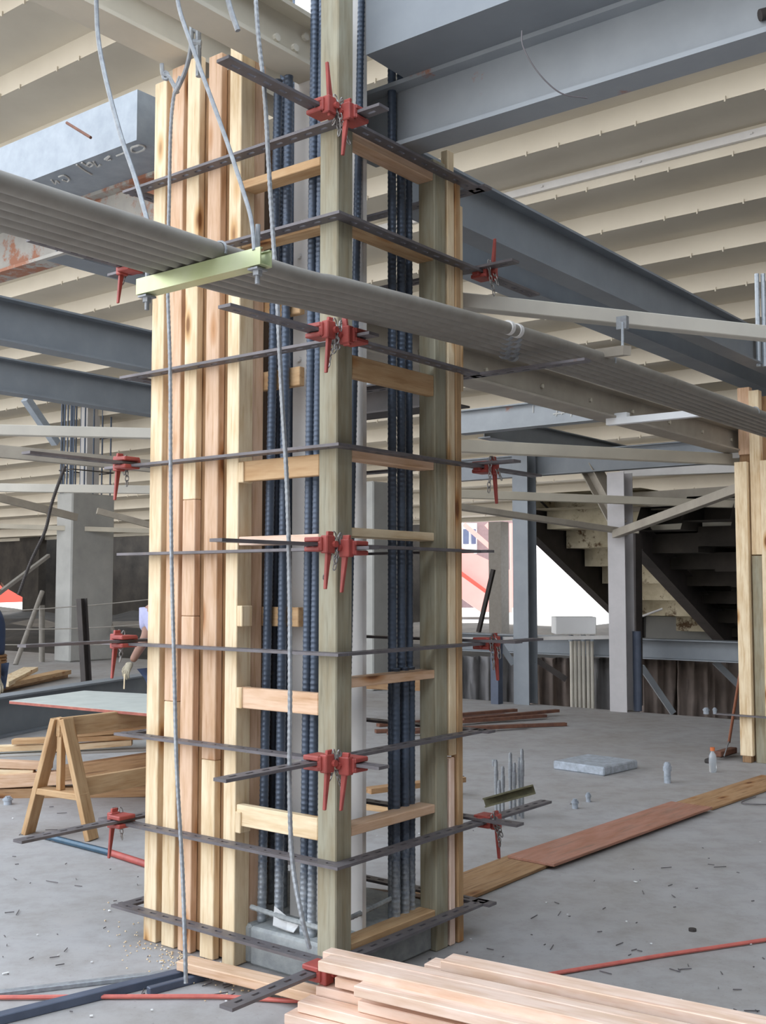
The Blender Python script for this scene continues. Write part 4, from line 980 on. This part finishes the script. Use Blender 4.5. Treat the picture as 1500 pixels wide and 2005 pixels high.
# boards seen through the ladder side
for (a, b, w, z, mt, lab) in (((720, 1548), (905, 1525), 0.1, 0.10, 'brown', 'raised brown board seen through the right bay'), ((716, 1578), (880, 1596), 0.1, 0.0, 'saw', 'tan board on the floor seen through the right bay'), ((712, 1748), (830, 1762), 0.06, 0.05, 'darkply', 'dark scrap piece on the plinth in the right bay')):
    p0, p1 = on(a[0], a[1], z + 0.02), on(b[0], b[1], z + 0.02); tag(prism('loose_board', p0, p1, rect(w, 0.038), M[mt]), lab, 'board')
m_ = at(716, 1336, 13.4); n_ = at(830, 1340, 13.2)
tag(prism('timber', m_, n_, rect(0.2, 0.14), M['brown']), 'brown crosspiece at the foot of the pier in the right bay', 'timber')
# broom and bottle
bp = on(1428, 1478, 0.0)
br = thing('push_broom', 'push broom leaning on the right-hand timber form', 'broom', bp)
prism('handle', bp + ZA * 0.12, at(1452, 1300, 10.3), circ(0.014, 10), M['broomwood'], br, smooth=True)
prism('head', on(1405, 1483, 0.03) + ZA * 0.03, on(1437, 1474, 0.03) + ZA * 0.03, rect(0.07, 0.05), M['rustbar'], br, bevel=0.006)
prism('bristles', on(1405, 1483, 0.0) + ZA * 0.02, on(1437, 1474, 0.0) + ZA * 0.02, rect(0.06, 0.04), M['bristle'], br)
prism('brace', bp + ZA * 0.13, on(1418, 1480, 0.06), circ(0.006, 6), M['wire'], br)
bo = on(1396, 1512, 0); bt = thing('water_bottle', 'clear plastic bottle with orange cap on the floor by the broom', 'bottle', bo)
m = MB(); m.tube([bo + ZA * z for z in (0, 0.01, 0.12, 0.15, 0.175, 0.19)], 0.03, 14, radii=[0.028, 0.033, 0.033, 0.030, 0.014, 0.014]); m.build('body', M['clear'], bt, smooth=True)
m = MB(); m.tube([bo + ZA * 0.185, bo + ZA * 0.215], 0.02, 12); m.build('cap', M['orange'], bt)
tag(prism('black_cap', on(1385, 1495, 0.0) + ZA * 0.02, on(1393, 1492, 0.0) + ZA * 0.02, rect(0.06, 0.04), M['dark'], bevel=0.01), 'small black lump beside the bottle', 'scrap')
m = MB(); p = on(1356, 1823, 0); m.tube([p, p + ZA * 0.012], 0.018, 12); tag(m.build('floor_plug', M['dark'], origin=p), 'small black round plug on the open floor', 'plug')
# scraps and wire cuttings nobody could count
rd = random.Random(11); m = MB()
for k in range(330):
    px = rd.uniform(560, 1500) if k % 3 else rd.uniform(0, 560); py = rd.uniform(1560, 1990)
    if k % 5 == 0: px, py = rd.gauss(420, 90), rd.gauss(1900, 22)
    if py < 1500 or py > 2003: continue
    p = on(px, py, 0.004); a = rd.uniform(0, 3.14); L = rd.choice((0.006, 0.01, 0.015, 0.035)) * rd.uniform(0.5, 1.3)
    if (p - C0).dot(V) > 0 and 0 < (p - C0).dot(U) < 1.1: continue
    d = Vector((math.cos(a), math.sin(a), 0)); mi = 0 if rd.random() < 0.8 else 1
    if mi: L *= 0.35
    m.box(p, d, Vector((-d.y, d.x, 0)), ZA, (-L, L), (-0.0013 - 0.003 * mi, 0.0013 + 0.003 * mi), (0, 0.004), mi)
dm = m.build('floor_debris', [M['bar'], M['whiteout']], origin=(0, 4, 0)); dm['kind'] = 'stuff'; tag(dm, 'scattered wire cuttings, chips and paper bits on the concrete floor', 'debris')
m = MB(); rd = random.Random(4)
for k in range(500):
    px = rd.gauss(400, 80); py = 1790 + (px - 240) * 0.33 + rd.gauss(40, 22)
    if py > 1990 or py < 1700: continue
    p = on(px, py, 0.003)
    if (p - C0).dot(V) > -0.01 and (p - C0).dot(U) < 1.16: continue
    m.box(p, U, V, ZA, (-0.003, 0.003), (-0.0025, 0.0025), (0, rd.uniform(0.002, 0.005)))
sd = m.build('sawdust', M['pine'], origin=(0, 4, 0)); sd['kind'] = 'stuff'; tag(sd, 'sawdust and cement crumbs spilt along the foot of the studs', 'sawdust')

# ------------------------------------------------------------------ hanging sheets, pipes and white box beyond the slab
def sheet(xa, xb, ytop, ybot, Y, mat, lab, seed):
    rd = random.Random(seed); n = max(6, int((xb - xa) / 5)); rows = 7; vs = []
    for j in range(rows):
        for i in range(n + 1):
            px = xa + (xb - xa) * i / n; py = ytop + (ybot - ytop) * j / (rows - 1)
            vs.append(at(px, py, Y) + Vector((0, 0.10 * math.sin(i * 1.1 + seed) + 0.05 * math.sin(i * 2.7 + j * .6) + rd.uniform(-.03, .03), 0)))
    m = MB(); k = len(vs); fr = [(j * (n + 1) + i, j * (n + 1) + i + 1, (j + 1) * (n + 1) + i + 1, (j + 1) * (n + 1) + i) for j in range(rows - 1) for i in range(n)]
    m.add(vs, fr); o = m.build('hanging_sheet', mat, smooth=True); sol = o.modifiers.new('thickness', 'SOLIDIFY'); sol.thickness = 0.01; shade(o, 180)
    return tag(o, lab, 'sheet', 'sheets hanging under the low beam')
sheet(880, 1010, 1285, 1420, 16.3, M['tarpgrey'], 'grey sheet hanging left of the blue-grey post', 1)
sheet(1040, 1115, 1288, 1440, 16.4, M['tarp'], 'brownish sheet hanging right of the blue-grey post', 2)
sheet(1160, 1210, 1288, 1440, 16.3, M['tarpgrey'], 'narrow grey sheet between the pipe bundle and the pale post', 3)
sheet(1252, 1330, 1290, 1450, 16.0, M['tarp'], 'brown crumpled sheet right of the pale post', 4)
sheet(1325, 1400, 1290, 1450, 15.8, M['tarp'], 'brown pleated sheet in the middle right', 5)
sheet(1395, 1520, 1290, 1460, 15.9, M['tarp'], 'brown sheet running behind the right-hand form', 6)
for i, px in enumerate((1119, 1126, 1134, 1142, 1151, 1159)):
    p = at(px, 1255, 15.9); b = at(px, 1440, 15.9)
    tag(prism('riser_pipe', Vector((p.x, p.y, b.z)), Vector((p.x, p.y, p.z)), circ(0.026), M['cream'], smooth=True, up=V), '%s of the upright pale pipes under the white box' % ['leftmost', 'second', 'third', 'fourth', 'fifth', 'rightmost'][i], 'pipe', 'upright pale pipes')
a, b = at(1088, 1242, 15.6), at(1168, 1242, 15.6); m = MB(); m.box(a, (b - a).normalized(), Vector((0, 1, 0)), ZA, (0, (b - a).length), (0, 0.4), (0, 0.245))
tag(m.build('junction_box', M['whiteout'], origin=a, bevel=0.01), 'plain white box on top of the low beam', 'box')
prism('box_leg', a, a, rect(.01, .01), M['dark']) if False else None
for i, px in enumerate((1118, 1142, 1160)):
    p = at(px, 1243, 15.75); tag(prism('pipe_nipple', p, p - ZA * 0.09, circ(0.035), M['galv'], smooth=True, up=V), '%s short pipe joint under the white box' % ['left', 'middle', 'right'][i], 'pipe')
tag(prism('support_bar', at(905, 1252, 15.3), at(1230, 1247, 15.4), rect(0.05, 0.05), M['white']), 'pale bar lying along the low beam', 'bar')
tag(prism('prop', at(937, 1238, 18), at(966, 1115, 18), rect(0.06, 0.06), M['dark']), 'dark leaning prop in front of the red sheets', 'prop')
for a, b, mt, lab in (((1256, 1305), (1318, 1396), 'blue', 'blue-grey diagonal brace right of the navy pipe'), ((980, 1262), (1005, 1300), 'blue', 'short diagonal brace below the low beam, left'), ((1050, 1292), (1108, 1330), 'dark', 'dark diagonal brace below the low beam, centre'), ((1400, 1296), (1450, 1345), 'blue', 'thin diagonal brace before the right-hand sheets')):
    tag(prism('diagonal_brace', at(a[0], a[1], 15.3), at(b[0], b[1], 15.3), rect(0.08, 0.08), M[mt]), lab, 'brace')
tag(prism('wall_block', at(1260, 1228, 20), at(1395, 1232, 20), rect(0.4, 0.42), M['conc']), 'grey block kerb low under the stained steps', 'block')
m = MB(); m.tube([at(1256, 1207, 15.5), at(1297, 1192, 15.5)], 0.015, 8); tag(m.build('pipe_stub', M['white']), 'thin white rod poking out beside the dark post', 'rod')
p = at(1240, 1245, 15.0)
tag(prism('steel_post', Vector((p.x, p.y, 0.0)), at(1240, 1045, 15.0), rect(0.16, 0.2), M['dark'], up=V), 'dark brown post immediately behind the pale grey post', 'post')
# guard rail and props at left
tag(prism('guard_post', on(170, 1350, 0), at(160, 1172, on(170, 1350, 0).y), ibeam(0.12, 0.12), M['dark'], up=V), 'dark steel guard post rising behind the ply sheet', 'post')
tag(prism('guard_post', on(82, 1296, 0), at(82, 1185, on(82, 1296, 0).y), circ(0.06), M['conduit'], up=V), 'thin grey guard post left of the far pier', 'post')
tag(prism('prop', on(30, 1302, 0), at(83, 1158, 23.5), circ(0.05), M['conduit'], smooth=True), 'slanting grey prop left of the far pier', 'prop')
tag(prism('prop', at(200, 1185, 24.5), at(230, 1255, 24), circ(0.05), M['conduit'], smooth=True), 'slanting prop in the dark right of the far pier', 'prop')
for i, (a, b) in enumerate((((-40, 1200), (420, 1160)), ((-40, 1262), (420, 1255)), ((-40, 1232), (300, 1222)))):
    cable('guard_cable', [at(a[0], a[1], 19), at((a[0] + b[0]) / 2, (a[1] + b[1]) / 2 + 4, 19), at(b[0], b[1], 19)], 0.009, M['conduit'], ['upper', 'lowest', 'middle'][i] + ' slack guard cable across the far left opening', 'cable')
m = MB(); cable('chain_sling', pl_([(128, 912, 12), (115, 945, 12), (100, 990, 12), (88, 1040, 12), (60, 1100, 12), (36, 1165, 12)]), 0.018, M['dark'], 'dark chain sling hanging past the far pier', 'chain', twist=True)

# ------------------------------------------------------------------ second timber form at the right edge
fo = on(1450, 1492, 0); uo, vo = (fo - C0).dot(U), (fo - C0).dot(V)
def fb(du0, du1, dv0, dv1, z0, z1, mt, lab, nm='form_stud'):
    tag(board(nm, (uo - du1, uo - du0), (vo + dv0, vo + dv1), (z0, z1), M[mt], 'z'), lab, 'stud', 'studs of the right-hand form')
fb(0.0, 0.115, 0.0, 0.09, 0.06, 2.78, 'pine', 'left-hand stained stud of the form at the right edge')
fb(0.02, 0.10, 0.0, 0.09, 0.0, 0.058, 'brown', 'stub foot under the left stud at the right edge', 'stud_foot')
fb(0.0, 0.115, 0.12, 0.2, 2.86, 3.50, 'fir', 'upper pink piece of the form at the right edge', 'form_stud')
fb(0.13, 0.225, 0.05, 0.14, 0.0, 1.9, 'treated', 'green-stained stud second in the form at the right edge')
fb(0.13, 0.225, 0.05, 0.14, 1.91, 3.45, 'pine', 'yellow upper length of the second stud at the right edge')
fb(0.24, 0.36, 0.0, 0.09, 0.05, 2.78, 'pine', 'third stud of the form at the right edge')
fb(0.38, 0.50, 0.0, 0.09, 0.0, 2.78, 'fir', 'fourth stud of the form just outside the right edge')
tag(board('plywood_backing', (uo - 1.1, uo), (vo + 0.145, vo + 0.165), (0, 3.4), M['brown'], 'z', bevel=0), 'plywood behind the right-hand studs', 'panel')
for z, lab in ((0.43, 'lower clamp bar round the right-hand form'),):
    m = MB(); slotted(m, W(uo, vo - 0.005, z), U, -V, -1.0, 0.2); tag(m.build('clamp_bar', M['bar']), lab, 'clamp bar')
for i, px in enumerate((1484, 1496, 1508)):
    p = at(px, 632, 9.8); tag(prism('reinforcing_bar', p - ZA * 0.4, p + ZA * 0.45, circ(0.022, 8), M['rebar'], up=V), '%s rebar rising above the right-hand form' % ['left', 'right', 'rightmost'][i], 'rebar', 'rebars over the right-hand form')

m = MB(); p = W(0.36, 0.10, 0.17)
m.add([p, p + U * 0.05 - V * 0.03 + ZA * 0.02, p + U * 0.07 + ZA * 0.09, p + U * 0.01 + V * 0.02 + ZA * 0.05, p - U * 0.06 + ZA * 0.01 - V * 0.02, p - U * 0.05 + V * 0.03 + ZA * 0.03], [(0, 1, 3), (1, 2, 3), (0, 3, 5), (0, 5, 4), (0, 4, 1)])
o = m.build('paper_scrap', M['whiteout'], origin=p); so = o.modifiers.new('thickness', 'SOLIDIFY'); so.thickness = 0.003; tag(o, 'crumpled white paper on the plinth at the foot of the left bay', 'paper')
# ------------------------------------------------------------------ people
def skin_body(name, verts, edges, radii, mat, parent, root=0, sub=2):
    me = bpy.data.meshes.new(name); base = total_loc(parent) if parent is not None else Vector()
    me.from_pydata([Vector(v) - base for v in verts], edges, []); me.materials.append(mat)
    o = bpy.data.objects.new(name, me); COL.objects.link(o)
    if parent is not None: o.parent = parent
    o.modifiers.new('skin', 'SKIN'); o.modifiers['skin'].use_smooth_shade = True
    sv = me.skin_vertices[0].data
    for i, r in enumerate(radii):
        r = r if isinstance(r, tuple) else (r, r)
        sv[i].radius = r; sv[i].use_root = (i == root)
    s = o.modifiers.new('sub', 'SUBSURF'); s.levels = sub; s.render_levels = sub
    return o
def person(base, face, label, shirt, pants, arm_r, arm_l, gloves=True, hat=None, lean=0.0, belt=False):
    """face: unit vector the chest points to; arm_*: (elbow, wrist) world points"""
    B = Vector(base); f = Vector(face).normalized(); s = Vector((f.y, -f.x, 0))   # s: person's right-hand side
    t = thing('person', label, 'person', B)
    P = lambda x, y, z: B + s * x + f * y + ZA * z
    ln = lean
    hipz = 0.90; ch = P(0, ln * 0.55, 1.30); neck = P(0, ln * 0.8, 1.47); head = P(0, ln * 0.95 + 0.02, 1.60)
    shr = P(0.19, ln * 0.72, 1.40); shl = P(-0.19, ln * 0.72, 1.40)
    er, wr = arm_r; el, wl = arm_l
    # body: one continuous surface, legs + torso + neck + head + arms
    V_ = [P(0, 0, 0.93), P(0, ln * 0.25, 1.10), ch, P(0, ln * 0.75, 1.43), neck, P(0, ln * 0.9, 1.54), P(0, ln * 0.95 + 0.02, 1.62), P(0, ln * 0.97 + 0.02, 1.70),
          P(0.10, 0, 0.86), P(0.11, 0.02, 0.48), P(0.12, -0.01, 0.09), P(0.12, 0.12, 0.03),
          P(-0.10, 0, 0.86), P(-0.11, 0.02, 0.48), P(-0.12, -0.01, 0.09), P(-0.12, 0.12, 0.03),
          shr, er, wr, shl, el, wl]
    E_ = [(0, 1), (1, 2), (2, 3), (3, 4), (4, 5), (5, 6), (6, 7), (0, 8), (8, 9), (9, 10), (10, 11), (0, 12), (12, 13), (13, 14), (14, 15), (3, 16), (16, 17), (17, 18), (3, 19), (19, 20), (20, 21)]
    Rr = [0.14, 0.13, 0.15, 0.11, 0.06, 0.07, 0.092, 0.06, 0.09, 0.06, 0.045, 0.04, 0.09, 0.06, 0.045, 0.04, 0.062, 0.05, 0.03, 0.062, 0.05, 0.03]
    skin_body('body', V_, E_, Rr, M['skin'], t)
    # shirt, trousers
    slr, sll = shr.lerp(er, 0.85), shl.lerp(el, 0.85)
    skin_body('shirt', [P(0, ln * 0.05, 0.96), P(0, ln * 0.25, 1.10), ch, P(0, ln * 0.75, 1.42), shr, slr, shl, sll], [(0, 1), (1, 2), (2, 3), (3, 4), (4, 5), (3, 6), (6, 7)], [0.165, 0.155, 0.175, 0.13, 0.085, 0.07, 0.085, 0.07], shirt, t)
    skin_body('trousers', [P(0, 0, 0.95), P(0.10, 0, 0.84), P(0.115, 0.02, 0.48), P(0.12, -0.01, 0.08), P(-0.10, 0, 0.84), P(-0.115, 0.02, 0.48), P(-0.12, -0.01, 0.08)], [(0, 1), (1, 2), (2, 3), (0, 4), (4, 5), (5, 6)], [0.155, 0.105, 0.08, 0.075, 0.105, 0.08, 0.075], pants, t)
    for sx in (1, -1):
        skin_body('boot', [P(0.12 * sx, -0.04, 0.10), P(0.12 * sx, -0.03, 0.045), P(0.12 * sx, 0.14, 0.035)], [(0, 1), (1, 2)], [0.055, 0.045, 0.04], M['leather'], t, sub=1)
    # face: nose, ears, eyes
    hc = P(0, ln * 0.95 + 0.02, 1.63); m = MB()
    m.tube([hc + f * 0.085 + ZA * 0.02, hc + f * 0.115 - ZA * 0.015], 0.012, 6); m.build('nose', M['skin'], t, smooth=True)
    for sx in (1, -1):
        m = MB(); m.tube([hc + s * sx * 0.09 + ZA * 0.02, hc + s * sx * 0.1 - ZA * 0.03], 0.012, 6); m.build('ear', M['skin'], t, smooth=True)
        m = MB(); m.tube([hc + s * sx * 0.034 + f * 0.083 + ZA * 0.02, hc + s * sx * 0.034 + f * 0.093 + ZA * 0.02], 0.011, 8); m.build('eye', M['hair'], t, smooth=True)
    m = MB(); m.tube([hc - s * 0.025 + f * 0.088 - ZA * 0.045, hc + s * 0.025 + f * 0.088 - ZA * 0.045], 0.007, 6); m.build('mouth', M['leather'], t, smooth=True)
    if hat:
        m = MB(); cs = [hc + ZA * z for z in (0.04, 0.045, 0.07, 0.11, 0.14, 0.15)]
        m.tube(cs, 0.1, 16, radii=[0.125, 0.13, 0.115, 0.10, 0.06, 0.01]); m.build('hard_hat', hat, t, smooth=True)
    else:
        m = MB(); m.tube([hc + ZA * z - f * 0.015 for z in (0.0, 0.05, 0.09, 0.115)], 0.1, 14, radii=[0.098, 0.103, 0.08, 0.02]); m.build('hair', M['hair'], t, smooth=True)
    for (e, w_) in (arm_r, arm_l):
        d = (w_ - e).normalized(); side = d.cross(ZA).normalized() if abs(d.z) < 0.98 else s
        if side.length < 0.1: side = s
        nrm = side.cross(d).normalized()
        pal = [w_, w_ + d * 0.045, w_ + d * 0.085]; vv = list(pal); ee = [(0, 1), (1, 2)]; rr = [(0.03, 0.024), (0.036, 0.022), (0.034, 0.020)]
        for k, (off, L) in enumerate(((-0.030, 0.062), (-0.010, 0.075), (0.011, 0.070), (0.030, 0.052))):
            a = w_ + d * 0.085 + side * off; b = a + d * L * 0.5 - nrm * 0.010; c = b + d * L * 0.30 - nrm * L * 0.45
            i = len(vv); vv += [a, b, c]; ee += [(2, i), (i, i + 1), (i + 1, i + 2)]; rr += [0.0105, 0.0100, 0.0085]
        a = w_ + d * 0.03 + side * 0.035; b = a + side * 0.025 + d * 0.035 - nrm * 0.01; c = b + d * 0.03 - nrm * 0.015
        i = len(vv); vv += [a, b, c]; ee += [(1, i), (i, i + 1), (i + 1, i + 2)]; rr += [0.013, 0.0115, 0.0095]
        skin_body('glove' if gloves else 'hand', vv, ee, rr, M['glove'] if gloves else M['skin'], t, root=0, sub=1)
    if belt:
        m = MB(); ring = [P(0.185 * math.cos(a), 0.15 * math.sin(a), 0.99) for a in [2 * math.pi * k / 20 for k in range(21)]]
        for dz in (-0.025, 0, 0.025): m.tube([q + ZA * dz for q in ring], 0.014, 6, caps=False)
        for a in (0.3, -0.35): 
            c = P(0.20 * math.cos(a), 0.17 * math.sin(a), 0.90); m.box(c, s, f, ZA, (-0.04, 0.05), (-0.08, 0.08), (-0.11, 0.09))
        m.build('tool_belt', M['leather'], t, bevel=0.008)
    return t
Yw = 9.1
wl = at(258, 1296, Yw - 0.2)
pb = at(332, 1195, Yw); pb = Vector((pb.x, pb.y + 0.05, 0))
el = at(290, 1242, Yw - 0.05)
pw = person(pb, (-0.45, -0.89, 0), 'person in a lavender shirt behind the studs, gloved hand reaching down to the ply sheet', M['shirt'], M['jeans'],
            (el, wl), (at(362, 1262, Yw), at(365, 1310, Yw - 0.2)), True, None, lean=0.10)
d = (wl - el).normalized()
tag(prism('pencil', wl + d * 0.12, at(243, 1349, Yw - 0.35), circ(0.005, 6), M['pine']), 'thin pencil held over the ply sheet in the gloved hand', 'pencil')
pb2 = at(-24, 1290, 9.6); pb2 = Vector((pb2.x, pb2.y, 0))
person(pb2, (0.9, 0.2, 0), 'person in dark blue jeans and a tan tool belt at the left edge', M['dkshirt'], M['jeans'],
       (at(-22, 1250, 9.4), at(-6, 1325, 9.2)), (at(-70, 1240, 9.7), at(-60, 1300, 9.7)), True, None, lean=-0.02, belt=True)
